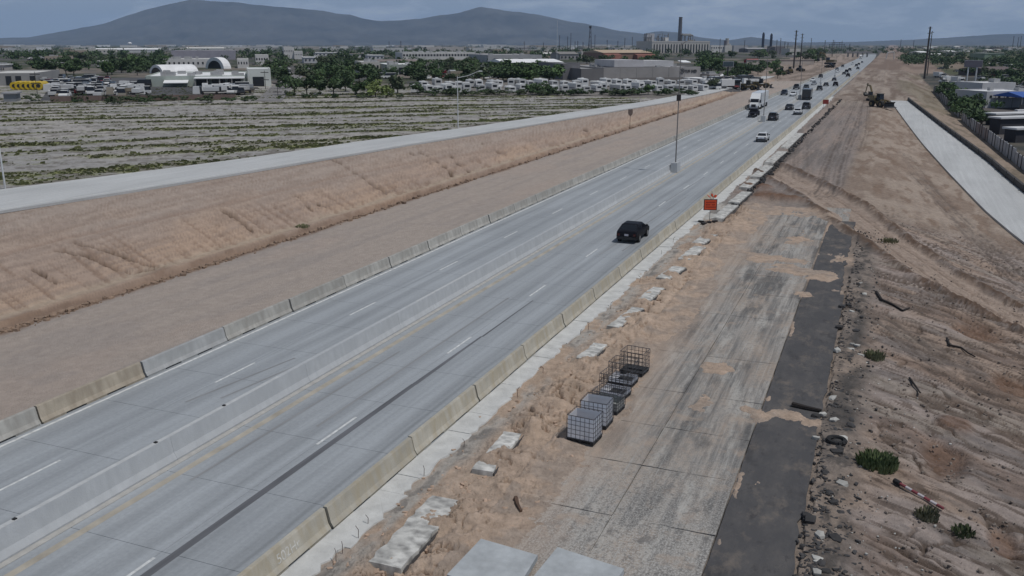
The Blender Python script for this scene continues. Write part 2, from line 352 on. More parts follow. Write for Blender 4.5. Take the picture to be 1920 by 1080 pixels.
def sh_right(x, y):
    dz = np.zeros(x.shape); mid = fbm(x * .45, y * .45, 2); fin = fbm(x * 2.6, y * 2.6, 3); big = fbm(x * .06, y * .06, 1)
    xl = np.interp(y, *XL); xr = np.interp(y, *XR)
    b5 = fbm(x * .2, y * .2, 40)
    near = 1 - sm(88, 104, y + 10 * (b5 - .5))
    rc = const(x, (.245, .205, .175)); rc = mix(rc, (.30, .24, .195), sm(.42, .6, big + .2 * (mid - .5)))
    sand = near * (1 - sm(-10.2, -8.8, x + 2.6 * (fbm(x * .35, y * .18, 41) - .5) + 1.0 * (fin - .5)))
    sc2 = const(x, (.455, .345, .262)); sc2 = mix(sc2, (.41, .315, .245), sm(.4, .65, fbm(x * .7, y * .4, 42))); sc2 = mix(sc2, (.48, .37, .285), sm(.5, .7, fbm(x * .3, y * .12, 43)))
    rc = mix(rc, sc2, sand)
    lump = np.exp(-(np.abs(x + 12.5 + 1.4 * (fbm(x * .1, y * .22, 44) - .5)) / 1.5) ** 2.5) * near
    cw = fbm(x * .5, y * .5, 39)
    cr = np.abs(fbm(x * .8 + 1.5 * cw, y * .8 + 5, 45, 5) - .5) * 2; cr2 = np.abs(fbm(x * 1.9, y * 1.4 + 7, 46, 4) - .5) * 2
    crack = (1 - sm(0, .075, cr)) * lump * sm(.44, .6, fbm(x * .3, y * .3, 47) + .08); crack2 = (1 - sm(0, .06, cr2)) * lump * sm(.5, .62, fbm(x * .4, y * .35, 50))
    hum = fbm(x * .7, y * .6, 48, 6)
    dz += lump * (.46 * sm(.32, .8, hum) + .05) - .26 * crack - .16 * crack2 + lump * (.09 * (fin - .5) + .04 * (fbm(x * 5, y * 5, 55, 3) - .5))
    rc = mix(rc, (.17, .105, .07), np.clip(crack * .9 + crack2 * .75, 0, 1)); rc = mix(rc, (.36, .275, .21), lump * sm(.55, .7, fbm(x * 1.2, y * .9, 56)) * .6)
    dzs = near * np.exp(-((x + 10.0) / .9) ** 2); dz += dzs * .05 * (fbm(x * .8, y * 1.2, 57) - .5)
    grv = np.exp(-((x + 14.45) / .65) ** 2) * sm(.34, .54, fbm(x * .8, y * .35, 49)); rc = mix(rc, (.41, .385, .35), grv * .9 * near); rc = mix(rc, (.2, .185, .17), grv * near * sm(.56, .66, fbm(x * 2.4, y * 1.4, 107)) * .8)
    oc = near * sm(-10.6, -8.8, x) * (1 - sm(-3.9, -3.7, x)); rc = mix(rc, (.2, .185, .17), oc)
    ov = SANDY(x, y, fin, mid)
    onr = (x > -11.5) & (x < -1.15 + .5 * (fbm(x * 0, y * .9, 109, 4) - .35)) & (y < 94)
    rough = .07 * (fbm(x * 4.5, y * 4.5, 58, 4) - .5)
    dz += np.where(onr, np.minimum(-.10 + .135 * ov + rough * sm(.2, .6, ov), .06), 0)
    rc = np.where(onr[..., None], mix(rc, mix(const(x, (.44, .335, .258)), (.36, .29, .237), sm(.4, .6, fbm(x * .9, y * .7, 59))), ov), rc)
    bk = np.exp(-((x + .15 - .5 * (fbm(x * 0, y * .3, 51) - .5)) / .8) ** 2) * (1 - sm(76, 92, y)); bk2 = bk * sm(.3, .55, fbm(x * .8, y * .7, 52) + .06)
    rc = mix(rc, (.085, .078, .073), bk2 * sm(.36, .56, fbm(x * 1.8, y * 1.2, 100)) * .85); dz += .3 * bk2 * (fbm(x * 1.6, y * 1.6, 53, 4) - .25)
    edg = np.interp(y, [84, 120, 180, 292], [-13.2, -12.9, -12.7, -12.3]); eb = np.exp(-((x - edg + .5 * (fbm(x * 0, y * .25, 101) - .5)) / .42) ** 2) * sm(80, 88, y) * (1 - sm(260, 300, y)); rc = mix(rc, (.06, .055, .052), eb * .85); dz -= .3 * eb; strp = (x < edg) & (y > 84) & (y < 290)  # near-black tint paints the shade of the drop along the broken edge
    rc = np.where(strp[..., None], mix(rc, mix(const(x, (.46, .45, .42)), (.2, .19, .18), sm(.5, .62, fbm(x * 1.2, y * .5, 102))), .8), rc)
    for (px, py, r) in DARK:
        d = np.hypot((x - px) / r, (y - py) / (r * 1.9)); rc = mix(rc, (.085, .078, .073), (1 - sm(.3, 1.1, d + .9 * (fbm(x * .8, y * .5, 54) - .5))) * .85)
    a = R(-30); u = x * math.cos(a) + y * math.sin(a); v = -x * math.sin(a) + y * math.cos(a)
    wu = fbm(x * .22, y * .22, 60)
    bm_ = sm(-.2, 1.6, x) * (1 - sm(100, 108, y))
    cr3 = np.abs(fbm(u * .12 + 2 * wu, v * .5 + 1.6 * wu, 61, 4) - .5) * 2; rk = (1 - sm(.0, .085, cr3)) * bm_ * sm(.4, .56, fbm(u * .12, v * .2, 69))
    cr4 = np.abs(fbm(u * .3 + 2 * wu, v * 1.1 + wu, 62, 3) - .5) * 2; rk2 = (1 - sm(.0, .14, cr4)) * bm_ * sm(.42, .58, fbm(u * .2, v * .3, 99))
    bc = const(x, (.345, .287, .255)); bc = mix(bc, (.33, .252, .2), sm(.42, .62, fbm(u * .1, v * .3, 63))); bc = mix(bc, (.18, .158, .146), sm(.5, .7, fbm(u * .25, v * .9, 64)) * .75); bc = mix(bc, (.305, .262, .222), sm(.55, .72, fbm(u * .12, v * .6, 65)) * .75)
    rc = mix(rc, bc, np.where((x > -.2) & (y < 108), sm(-.2, 1.2, x + .8 * (mid - .5)), 0) * near)
    cr5 = fbm(u * .8 + 3 * wu, v * 3.4 + wu, 103, 5); rk3 = sm(.555, .63, cr5) * bm_; cr6 = sm(.56, .68, fbm(u * .16, v * .5, 104, 6)) * bm_; rc = mix(rc, (.19, .135, .105), cr6 * .6); rc = mix(rc, (.105, .078, .062), np.clip(rk * .8 + rk2 * .7 + rk3 * .75, 0, .88))
    dz += -.16 * rk - .05 * rk2 + (.22 * (fbm(u * .5, v * .9, 66, 5) - .5) + .03 * (fbm(u * 1.5, v * 2.5, 94, 2) - .5)) * bm_
    far = sm(88, 104, y + 10 * (b5 - .5))
    edge_ = x + .8 * (fbm(x * .2, y * .05, 70) - .5)
    cc = const(x, (.265, .226, .204)); cc = mix(cc, (.30, .245, .212), sm(.4, .62, fbm(x * .5, y * .06, 71))); cc = mix(cc, (.178, .157, .145), sm(.5, .66, fbm(x * 1.1, y * .05, 72)) * .75)
    rc = mix(rc, cc, far * (1 - sm(-4.2, -2.4, edge_)))
    tcx = const(x, (.345, .28, .228)); tcx = mix(tcx, (.26, .20, .158), sm(.45, .65, fbm(x * .4, y * .1, 73))); tcx = mix(tcx, (.21, .15, .112), sm(.54, .68, fbm(x * .9, y * .22, 74)) * .8)
    rc = mix(rc, tcx, far * sm(-4.2, -2.4, edge_))
    ff = sm(225, 290, y); fcx = const(x, (.265, .215, .18)); fcx = mix(fcx, (.19, .145, .115), sm(.42, .6, fbm(x * .35, y * .06, 75))); fcx = mix(fcx, (.33, .275, .23), sm(.52, .68, fbm(x * .3, y * .03, 76)))
    rc = mix(rc, fcx, ff * sm(-15, -13.5, x)); dz += (far * .26 + ff * .7) * (fbm(x * .35, y * .12, 77, 6) - .5) * (x < xl - 1)
    d, tt = pdist(x, y, HAUL); dw = d + 1.0 * (fbm(x * .35, y * .35, 78) - .5) + .25 * (fin - .5)
    on = 1 - sm(1.6, 2.4, dw); berm = np.exp(-((dw - 2.7) / .55) ** 2)
    dj = d + .25 * (fbm(x * 1.2, y * 1.2, 108) - .5); rut = np.exp(-((dj - .8) / .16) ** 2) + np.exp(-((dj - 1.25) / .12) ** 2) * .7 + np.exp(-((dj - .25) / .1) ** 2) * .5
    hc = mix(const(x, (.365, .288, .235)), (.19, .138, .105), np.clip(rut * .8, 0, 1) * sm(.35, .5, fbm(x * .3, y * .3, 79) + .06))
    rc = mix(rc, hc, on * .95); rc = mix(rc, (.12, .08, .058), berm * sm(.3, .55, fbm(x * .5, y * .5, 80) + .1) * sm(.3, .55, fbm(x * 2.5, y * 2.5, 105) + .08))
    dz += -.14 * on - .08 * rut * on + .45 * berm * (.2 + fbm(x * 1.1, y * 1.1, 85, 5))
    for pts, wd, amt in RUTS:
        d, tt = pdist(x, y, pts); dd = np.abs(d - wd) + .2 * (fbm(x * .8, y * .8, 86) - .5)
        k = (np.exp(-(dd / .22) ** 2) + .6 * np.exp(-((dd - .55) / .12) ** 2)) * amt * sm(.25, .5, fbm(x * .5, y * .15, 87) + .12); rc = mix(rc, (.13, .105, .09), k * .85 * sm(.3, .6, fbm(x * 2.2, y * .8, 106) + .05)); dz -= .10 * k
    for (px, py, rx, ry, dep) in PITS:
        d = np.hypot((x - px) / rx, (y - py) / ry) + .9 * (fbm(x * .7, y * .7, 67) - .5); k = 1 - sm(.35, 1.0, d)
        rc = mix(rc, (.165, .095, .062), k * (.92 if px < -8 else .65)); dz += dep * k * (.5 + 1.2 * fbm(x * 1.3, y * 1.3, 68, 5))
    side = (x > xr - .5) & (y < 300); rc = np.where(side[..., None], mix(const(x, (.30, .238, .19)), (.2, .165, .125), sm(.45, .65, fbm(x * .5, y * .12, 88))), rc)
    grass = .55 * sm(.46, .6, fbm(x * .08, y * .02, 89)) * sm(215, 260, y) * sm(2, 6, x); rc = mix(rc, (.115, .11, .055), grass * .65)
    return dz, rc * (.9 + .2 * fin)[..., None]
def shade(x, y):
    "height detail and soil colour of every ground point, zone by zone"
    xn = np.interp(y, *XN); xf = np.interp(y, *XF); xl = np.interp(y, *XL); xr = np.interp(y, *XR); xw = np.interp(y, *XW)
    dz = np.zeros(x.shape); c = np.zeros(x.shape + (3,)); z0 = gz(x, y)
    lf = (x < -32.9) & (x > xf - .5) & (y < 430); rt = (x > -15.7) & (x < xw + .5) & (y < 640); fl = (x <= xf - .5) & (y < 260) & (x > -320)
    for k, f in ((lf, sh_left), (rt, sh_right), (fl, sh_field), (~(lf | rt | fl), sh_city)):
        a, b = f(x[k], y[k]); dz[k] = a; c[k] = b
    pave = ((x < xn + .4) & (x > xf - .4) & (y < 480)) | ((x > xl - .5) & (x < xr + .3) & (y < 300))
    dz = np.where(pave, -.08, dz); dz = np.where((x > -33.3) & (x < -15.0), np.minimum(dz, 0), dz)
    return z0 + dz, c
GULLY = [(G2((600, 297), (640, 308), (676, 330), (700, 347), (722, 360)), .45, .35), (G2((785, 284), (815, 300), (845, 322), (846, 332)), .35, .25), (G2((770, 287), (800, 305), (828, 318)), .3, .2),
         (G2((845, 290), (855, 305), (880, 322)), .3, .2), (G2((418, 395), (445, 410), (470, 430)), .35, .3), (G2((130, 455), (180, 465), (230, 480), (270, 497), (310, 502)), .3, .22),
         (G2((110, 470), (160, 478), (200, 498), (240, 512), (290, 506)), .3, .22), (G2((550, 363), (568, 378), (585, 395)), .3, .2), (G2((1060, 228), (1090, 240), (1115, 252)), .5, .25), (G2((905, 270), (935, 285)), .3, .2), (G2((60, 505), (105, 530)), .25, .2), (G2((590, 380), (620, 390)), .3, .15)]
DARK = [G(px, py)[:2] + (r,) for px, py, r in ((1610, 640, .9), (1600, 720, .8), (1580, 780, 1.0), (1620, 700, .8), (1650, 470, 1.6), (1665, 445, 1.6), (1600, 505, .9), (1600, 1055, .9), (1100, 940, .8), (1085, 965, .6))]
PITS = [(-11.5, 102, 3.4, 4.6, -.2), (-9.8, 97.5, 3.6, 1.2, .6), (-12.8, 106.5, 2.6, 1.5, .35)] + [G(px, py)[:2] + r for px, py, r in ((1840, 620, (1.9, 2.6, -.3)), (1760, 850, (1.2, 2.4, -.3)), (1790, 800, (1.0, 1.6, .2)), (1880, 1010, (.7, 1.4, -.2)), (1900, 720, (1.3, 1.8, -.2)))]
RUTS = [(HAUL2, .9, 1.0), ([(-3.8, 150), (-3.6, 180), (-4.2, 215), (-5, 260)], .7, .8), ([(-12, 122), (-11, 150), (-10.5, 200), (-9.5, 280)], 1.0, .5), ([(-9, 118), (-10.5, 135), (-12.5, 160)], .9, .5),
        (G2((1560, 555), (1660, 600), (1760, 680), (1850, 750), (1920, 775)), .55, .9), (G2((1720, 330), (1790, 400), (1850, 460), (1925, 540)), .8, .9), (G2((1700, 290), (1760, 370), (1830, 450), (1915, 520)), .6, .6), (G2((1640, 590), (1740, 640), (1830, 705), (1925, 745)), .3, .7)]
SPOTS = [G(px, py)[:2] + r for px, py, r in ((1480, 783, (4.2, 1.7)), (1400, 765, (1.6, 1.3)), (1545, 520, (1.6, 2.8)), (1480, 500, (1.9, 6.0)), (1430, 480, (2.5, 3)), (1500, 450, (1.2, 3.5)), (1350, 690, (1.4, 1.0)), (1545, 395, (2.6, 2.0)), (1440, 400, (3, 2.2)), (1560, 545, (1.6, 1.5)), (1520, 552, (1.6, 1.6)))]
def SANDY(x, y, fin, mid):
    k = 1 - sm(-10.3, -8.6, x + 2.2 * (fbm(x * .5, y * .22, 41) - .5) + .9 * (fin - .5))
    for (px, py, rx, ry) in SPOTS:
        d = np.hypot((x - px) / rx, (y - py) / ry) + 2.6 * (fbm(x * .75, y * .6, 95, 6) - .5); k = np.maximum(k, 1 - sm(.25, 1.05, d))
    k = np.maximum(k, sm(.66, .9, fbm(x * .5, y * .25, 96, 6) + .12 * sm(50, 80, y)) * .9)
    k = np.maximum(k, np.exp(-((x + 3.72 + .25 * (fbm(x * .5, y * .6, 97) - .5)) / .22) ** 2) * sm(.42, .6, fbm(x * .4, y * .25, 98)))
    return np.maximum(k, sm(84, 92, y + 5 * (mid - .5)))
def build_ground():
    py = np.concatenate([np.linspace(1420, 1110, 60), np.arange(1108, 86, -1.75), np.array([85.8, 85.2, 84.6, 84.1, 83.6, 83.3])])
    dep = np.arctan((py - 540) / F) + TH; r = CH / np.tan(dep)
    u = np.concatenate([np.linspace(-2300, -1080, 60), np.arange(-1070, 1075, 2.0), np.linspace(1085, 2300, 60)])
    # a pixel column is a plane through the camera: its trace on the ground is a line of constant right/forward ratio only
    # far off, so plain azimuths are used
    az = np.arctan(u / F / ct)
    A, D = np.meshgrid(az, r)
    rr = D * np.tan(A); ff = D
    x = rr * cp - ff * sp; y = rr * sp + ff * cp
    z, c = shade(x.ravel(), y.ravel()); z = z.reshape(x.shape); c = c.reshape(x.shape + (3,))
    nr, nc = x.shape; idx = np.arange(nr * nc).reshape(nr, nc)
    q = np.stack([idx[:-1, :-1], idx[:-1, 1:], idx[1:, 1:], idx[1:, :-1]], -1).reshape(-1, 4)
    cx = x.ravel()[q].mean(1); cy = y.ravel()[q].mean(1)
    xn = np.interp(cy, *XN); xf = np.interp(cy, *XF); xl = np.interp(cy, *XL); xw = np.interp(cy, *XW)
    zone = np.zeros(len(q), int)
    zone[(cx < xf) & (cy < 260) & (cx > -260)] = 1
    zone[(cx >= xf) & (cx < -48.9) & (cy < 420)] = 2
    zone[(cx >= -48.9) & (cx < -33) & (cy < 420)] = 3
    zone[(cx >= -33) & (cx < -15.7) & (cy < 2400)] = 4
    zone[(cx >= -15.7) & (cx < -1.1) & (cy < 640)] = 5
    zone[(cx >= -1.1) & (cx < xw) & (cy < 640)] = 6
    V = np.stack([x.ravel(), y.ravel(), z.ravel()], -1); Cc = c.reshape(-1, 3)
    m = soil_mat()
    for k, nm in enumerate(('ground', 'field', 'dirt_slope', 'dirt_shoulder', 'roadbed', 'works_ground', 'dirt_bank')):
        qq = q[zone == k]; vid, inv = np.unique(qq.ravel(), return_inverse=True)
        me = bpy.data.meshes.new(nm); me.vertices.add(len(vid)); me.vertices.foreach_set('co', V[vid].astype(np.float32).ravel())
        me.loops.add(len(inv)); me.loops.foreach_set('vertex_index', inv.astype(np.int32))
        me.polygons.add(len(qq)); me.polygons.foreach_set('loop_start', np.arange(0, len(inv), 4, dtype=np.int32))
        me.polygons.foreach_set('loop_total', np.full(len(qq), 4, np.int32)); me.polygons.foreach_set('use_smooth', np.ones(len(qq), bool))
        at = me.color_attributes.new('tint', 'FLOAT_COLOR', 'POINT')
        at.data.foreach_set('color', np.concatenate([Cc[vid], np.full((len(vid), 1), {'dirt_slope': .55, 'dirt_shoulder': .35, 'field': .8}.get(nm, 1.0))], 1).astype(np.float32).ravel())
        me.update(); me.validate(); me.materials.append(m)
        tag(ob(nm, me), kind='structure')
build_ground()

# ------------------------------------------------------------------ freeway pavement
WH = [(c + s * .85, .6, .15) for c in (-30.6, -27.3, -22.1, -18.7) for s in (-1, 1)]
m_road = road_mat('freeway concrete', (.325, .345, .362), WH + [(-17.55, .16, .2), (-17.25, .10, .15), (-19.0, .2, .1), (-29.15, .12, .14), (-25.3, .5, -.12)], streak=.13)
def layered(name, base, layers, rough=.9, bump=.4):
    "a base colour with noise-masked layers (colour, scale x, scale y, lo, hi, amount, detail)"
    m = bpy.data.materials.new(name); m.use_nodes = True; t = m.node_tree; b = t.nodes['Principled BSDF']
    b.inputs['Roughness'].default_value = rough; b.inputs['Specular IOR Level'].default_value = .2
    g = t.nodes.new('ShaderNodeNewGeometry'); cur = None
    sxyz = t.nodes.new('ShaderNodeSeparateXYZ'); t.links.new(g.outputs['Position'], sxyz.inputs[0])
    for (c, sx, sy, lo, hi, amt, det, *reg) in layers:
        mp_ = t.nodes.new('ShaderNodeMapping'); mp_.inputs['Scale'].default_value = (sx, sy, 1); mp_.inputs['Location'].default_value = (random.uniform(0, 50), random.uniform(0, 50), 0); t.links.new(g.outputs['Position'], mp_.inputs[0])
        n = t.nodes.new('ShaderNodeTexNoise'); n.inputs['Scale'].default_value = 1; n.inputs['Detail'].default_value = det; n.inputs['Roughness'].default_value = .68; t.links.new(mp_.outputs[0], n.inputs[0])
        r = t.nodes.new('ShaderNodeMapRange'); r.inputs[1].default_value = lo; r.inputs[2].default_value = hi; r.inputs[4].default_value = amt; t.links.new(n.outputs[0], r.inputs[0])
        for (ax, e0, e1) in reg:                                 # a layer kept to part of the surface
            k = t.nodes.new('ShaderNodeMapRange'); k.inputs[1].default_value = e0; k.inputs[2].default_value = e1; k.inputs[3].default_value = 0; k.inputs[4].default_value = 1
            ad = t.nodes.new('ShaderNodeMath'); ad.operation = 'MULTIPLY_ADD'; ad.inputs[1].default_value = 3.0; t.links.new(n.outputs[0], ad.inputs[0]); t.links.new(sxyz.outputs[ax], ad.inputs[2]); t.links.new(ad.outputs[0], k.inputs[0])
            mu = t.nodes.new('ShaderNodeMath'); mu.operation = 'MULTIPLY'; t.links.new(k.outputs[0], mu.inputs[0]); t.links.new(r.outputs[0], mu.inputs[1]); r = mu
        x = t.nodes.new('ShaderNodeMixRGB'); t.links.new(r.outputs[0], x.inputs[0]); x.inputs[2].default_value = (*c, 1)
        if cur is None: x.inputs[1].default_value = (*base, 1)
        else: t.links.new(cur, x.inputs[1])
        cur = x.outputs[0]
    t.links.new(cur, b.inputs['Base Color'])
    n2 = t.nodes.new('ShaderNodeTexNoise'); n2.inputs['Scale'].default_value = 18; n2.inputs['Detail'].default_value = 6; t.links.new(g.outputs['Position'], n2.inputs[0])
    bu = t.nodes.new('ShaderNodeBump'); bu.inputs['Strength'].default_value = bump; bu.inputs['Distance'].default_value = .03; t.links.new(n2.outputs[0], bu.inputs['Height']); t.links.new(bu.outputs[0], b.inputs['Normal'])
    return m
m_old = layered('old worn concrete', (.31, .288, .262), [((.13, .126, .122), 2.4, .06, .45, .58, .85, 7), ((.43, .41, .375), 1.3, .2, .5, .62, .75, 8), ((.35, .285, .23), .4, .16, .47, .64, .7, 8), ((.10, .097, .094), .55, .10, .53, .61, .8, 8),
    ((.20, .19, .18), 5, 4, .5, .62, .6, 5), ((.46, .445, .415), 15, 11, .46, .58, .75, 8, (1, 38.0, 28.0)), ((.15, .142, .135), 1.6, 1.1, .56, .64, .75, 9, (1, 40, 30)), ((.36, .29, .235), .9, .6, .56, .68, .7, 8), ((.14, .135, .13), 6, 5, .53, .64, .7, 6, (1, 35, 31.5)), ((.36, .295, .24), .5, .5, .58, .7, .7, 6), ((.42, .41, .385), 8, .25, .55, .68, .5, 6), ((.11, .105, .10), .9, .9, .63, .7, .6, 8), ((.43, .33, .255), .45, .25, .28, .42, .9, 8, (0, -6.6, -9.6))])
m_ramp = road_mat('new ramp concrete', (.47, .475, .47), [], streak=.10)
m_conc = mat('plain concrete', (.4, .39, .365), .85, .16, 2.0, .25, 14)
m_asph = layered('worn dark asphalt', (.080, .078, .08), [((.125, .117, .112), .7, .3, .44, .66, .8, 8), ((.045, .044, .046), .6, .3, .54, .66, .7, 6), ((.21, .175, .145), .6, .35, .53, .68, .75, 9), ((.05, .048, .05), 2.4, 1.2, .58, .66, .6, 8), ((.13, .125, .12), 9, 8, .6, .75, .5, 3)], .92, .5)
m_white = mat('white road paint', (.58, .59, .58), .7, .32, 3.0)
m_yel = mat('worn yellow road paint', (.38, .345, .285), .7, .25, .8)
m_dark = mat('black rubber', (.015, .015, .016), .85, .1)
m_jdark = mat('dark ground stripe', (.115, .118, .128), .9, .35, 1.6, stretch=(1, .1, 1))
m_strip = mat('pale rough concrete', (.53, .53, .51), .9, .16, 1.2, .5, 9)
def sheet(name, xs, ys, z, m, parent=None, kind='structure'):
    mb = MB(); n = len(ys)
    for i in range(n - 1):
        mb.add([(xs[0], ys[i], z), (xs[1], ys[i], z), (xs[1], ys[i + 1], z), (xs[0], ys[i + 1], z)], [(0, 1, 2, 3)])
    o = mb.build(name, m, parent)
    if kind and not parent: tag(o, kind=kind)
    return o
fw = MB()                                                        # far carriageways, one sheet
YS = 150.0
for x0, x1 in ((-33.15, -25.32), (-24.72, -15.6)):
    fw.box(((x0 + x1) / 2, (YS + 900) / 2, -.025), (x1 - x0, 900 - YS, .05))
freeway = tag(fw.build('freeway', m_road), kind='structure')
fb = MB()
pts = [(y, -0.000012 * (y - 900) ** 2) for y in range(900, 2300, 100)]
for (ya, da), (yb, db) in zip(pts, pts[1:]):
    fb.add([(-33.1 + da, ya, .0), (-15.6 + da, ya, .0), (-15.6 + db, yb, .0 + .0005 * (yb - 900)), (-33.1 + db, yb, .0005 * (yb - 900))], [(0, 1, 2, 3)])
fb.build('far_carriageway', m_road, freeway)
y = 6.0
slabm = {}
while y < YS:
    ln = min(4.57, YS - y)
    for x0, x1 in ((-33.15, -29.0), (-29.0, -25.32), (-24.72, -20.4), (-20.4, -15.6)):
        k = (x0, round(ln, 2))
        if k not in slabm:
            slabm[k] = MB().box((0, 0, -.025), (x1 - x0 - .012, ln - .016, .05)).mesh('pavement_slab', m_road)
        ob('pavement_slab', slabm[k], freeway, ((x0 + x1) / 2, y + ln / 2, 0))
    y += 4.57
dash_me = MB().box((0, 0, .005), (.12, 3.05, .002)).mesh('lane_dash', m_white)
for x, y0 in ((-29.0, P(402, 717)[1]), (-20.37, P(592, 833)[1])):
    for k in range(-3, 40):
        yy_ = y0 + 1.52 + k * 12.19
        if yy_ > 8: ob('lane_dash', dash_me, freeway, (x, yy_, 0))
sheet('edge_line', (-32.38, -32.22), [6, 100, 300, 900], .004, m_white, freeway)
sheet('edge_line', (-25.62, -25.5), [6, 100, 300, 900], .004, m_white, freeway)
sheet('yellow_line', (-23.98, -23.66), [6, 100, 300, 900], .004, m_yel, freeway)
s = MB()
for (ya, yb, wa, wb, x) in ((8, 26, .16, .16, -19.88), (26, 36, .16, .13, -19.88), (36, 44, .13, .06, -19.86), (44, 52, .06, .03, -19.8)):
    s.add([(x - wa, ya, .004), (x + wa, ya, .004), (x + wb, yb, .004), (x - wb, yb, .004)], [(0, 1, 2, 3)])
s.build('ground_off_stripe', m_jdark, freeway)
sk = MB()                                                        # skid marks left by braking tyres
for (xa, ya, xb, yb) in ((-19.6, 66, -18.9, 96), (-18.3, 68, -17.9, 88), (-20.6, 80, -19.9, 112), (-21.4, 30, -21.5, 52), (-23.0, 24, -22.9, 40), (-28.6, 30, -27.5, 37), (-27.4, 31, -26.6, 37)):
    wv = .07
    sk.add([(xa - wv, ya, .004), (xa + wv, ya, .004), (xb + wv, yb, .004), (xb - wv, yb, .004)], [(0, 1, 2, 3)])
sk.build('skid_mark', mat('faint tyre rubber', (.245, .25, .255), .85, .2, 2, stretch=(1, .1, 1)), freeway)

# ------------------------------------------------------------------ frontage ramp on the left, new ramp on the right
def ribbon(name, ys, xa, xb, zf, m, th=.22, n=1, shoulder=None):
    mb = MB(); k = len(ys)
    for i in range(k - 1):
        y0, y1 = ys[i], ys[i + 1]
        a0, a1, b0, b1 = xa(y0), xa(y1), xb(y0), xb(y1); z0, z1 = zf(y0), zf(y1)
        t = [(a0, y0, z0), (b0, y0, z0), (b1, y1, z1), (a1, y1, z1)]
        lo = [(p[0], p[1], p[2] - th) for p in t]
        mb.add(t + lo, [(0, 1, 2, 3), (0, 4, 5, 1), (2, 6, 7, 3), (1, 5, 6, 2), (3, 7, 4, 0)])
    return tag(mb.build(name, m), kind='structure')
def smooth_interp(tab, width=14):
    t = np.arange(-60, 1300, 1.0); v = np.interp(t, *tab); kx = np.hanning(2 * width + 1); kx /= kx.sum()
    vv = np.convolve(np.pad(v, width, mode='edge'), kx, 'valid'); return lambda y: float(np.interp(y, t, vv))
ZRs = lambda y: float(np.interp(y, *ZR)) + .03
fr = ribbon('frontage_ramp', list(np.arange(20, 470, 4.5)), smooth_interp(XF), smooth_interp(XN), ZRs, m_ramp)
mg = MB()
xa, xb = smooth_interp(XF), smooth_interp(XN)
for y0 in np.arange(20, 465, 4.5):
    y1 = y0 + 4.5
    for f, d in ((xa, .35), (xb, -.9)):
        mg.add([(f(y0) + d, y0, ZRs(y0) + .005), (f(y0) + d + .3, y0, ZRs(y0) + .005), (f(y1) + d + .3, y1, ZRs(y1) + .005), (f(y1) + d, y1, ZRs(y1) + .005)], [(0, 1, 2, 3)])
mg.build('gutter_band', m_strip, fr)
ZQs = lambda y: float(np.interp(y, *ZQ)) + .04
XLs, XRs = smooth_interp(XL, 8), smooth_interp(XR, 8)
rampo = ribbon('concrete_ramp', list(np.arange(36, 294, 4.3)), XLs, XRs, ZQs, m_ramp)
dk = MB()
for y0 in np.arange(104, 290, 4.3):                              # low dark wall of form boards along the far side
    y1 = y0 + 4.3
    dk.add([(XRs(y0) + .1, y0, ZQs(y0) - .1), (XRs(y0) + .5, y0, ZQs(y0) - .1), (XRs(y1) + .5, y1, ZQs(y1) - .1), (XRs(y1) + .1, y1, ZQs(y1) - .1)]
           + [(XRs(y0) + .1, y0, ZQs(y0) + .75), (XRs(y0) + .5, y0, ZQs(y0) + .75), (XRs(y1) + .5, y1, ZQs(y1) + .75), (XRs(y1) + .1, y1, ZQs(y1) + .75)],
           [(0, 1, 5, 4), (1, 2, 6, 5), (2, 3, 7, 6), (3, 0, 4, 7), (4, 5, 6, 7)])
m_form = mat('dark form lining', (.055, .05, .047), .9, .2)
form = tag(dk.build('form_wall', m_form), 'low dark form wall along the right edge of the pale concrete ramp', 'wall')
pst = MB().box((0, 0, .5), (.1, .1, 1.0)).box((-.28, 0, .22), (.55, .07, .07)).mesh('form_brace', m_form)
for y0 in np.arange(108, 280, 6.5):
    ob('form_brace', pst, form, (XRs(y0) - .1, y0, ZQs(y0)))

# ------------------------------------------------------------------ old carriageway: slabs of worn concrete and the asphalt shoulder
old = tag(MB().box((-6.6, 58, -.16), (9.0, 76, .05)).build('old_carriageway', m_old), kind='structure')
rows = [21.5, 24.0] + [P(px, py)[1] for px, py in ((1290, 995), (1290, 888), (1350, 818), (1350, 747), (1370, 673), (1400, 595), (1420, 552))]
while rows[-1] < 90: rows.append(rows[-1] + random.choice((4.0, 4.6, 5.2)))
for i in range(len(rows) - 1):
    a, b = rows[i], rows[i + 1]
    for x0, x1 in ((-11.2, -7.458), (-7.442, -3.85)):
        tilt = random.uniform(-.008, .008)
        n = 6; mb = MB(); vs = []
        # edge with small spalls
        top = []
        for k in range(n + 1): top.append((x0 + (x1 - x0) * k / n, a + .006 + random.choice((0, 0, .008, .03))))
        for k in range(n + 1): top.append((x1 - random.uniform(0, .015), a + (b - a) * (k + .5) / (n + 1)))
        for k in range(n + 1): top.append((x1 - (x1 - x0) * k / n, b - .006 - random.choice((0, 0, .008, .03))))
        for k in range(n + 1): top.append((x0 + random.uniform(0, .015), b - (b - a) * (k + .5) / (n + 1)))
        cx_, cy_ = (x0 + x1) / 2, (a + b) / 2
        t = [(p[0] - cx_, p[1] - cy_, .012 + tilt * (p[0] - cx_)) for p in top]; m_ = len(t)
        mb.add(t + [(p[0], p[1], -.12) for p in t], [tuple(range(m_))] + [(k, m_ + k, m_ + (k + 1) % m_, (k + 1) % m_) for k in range(m_)])
        mb.build('concrete_slab', m_old, old, loc=(cx_, cy_, 0))
ash = MB(); rnd_ = random.Random(3)
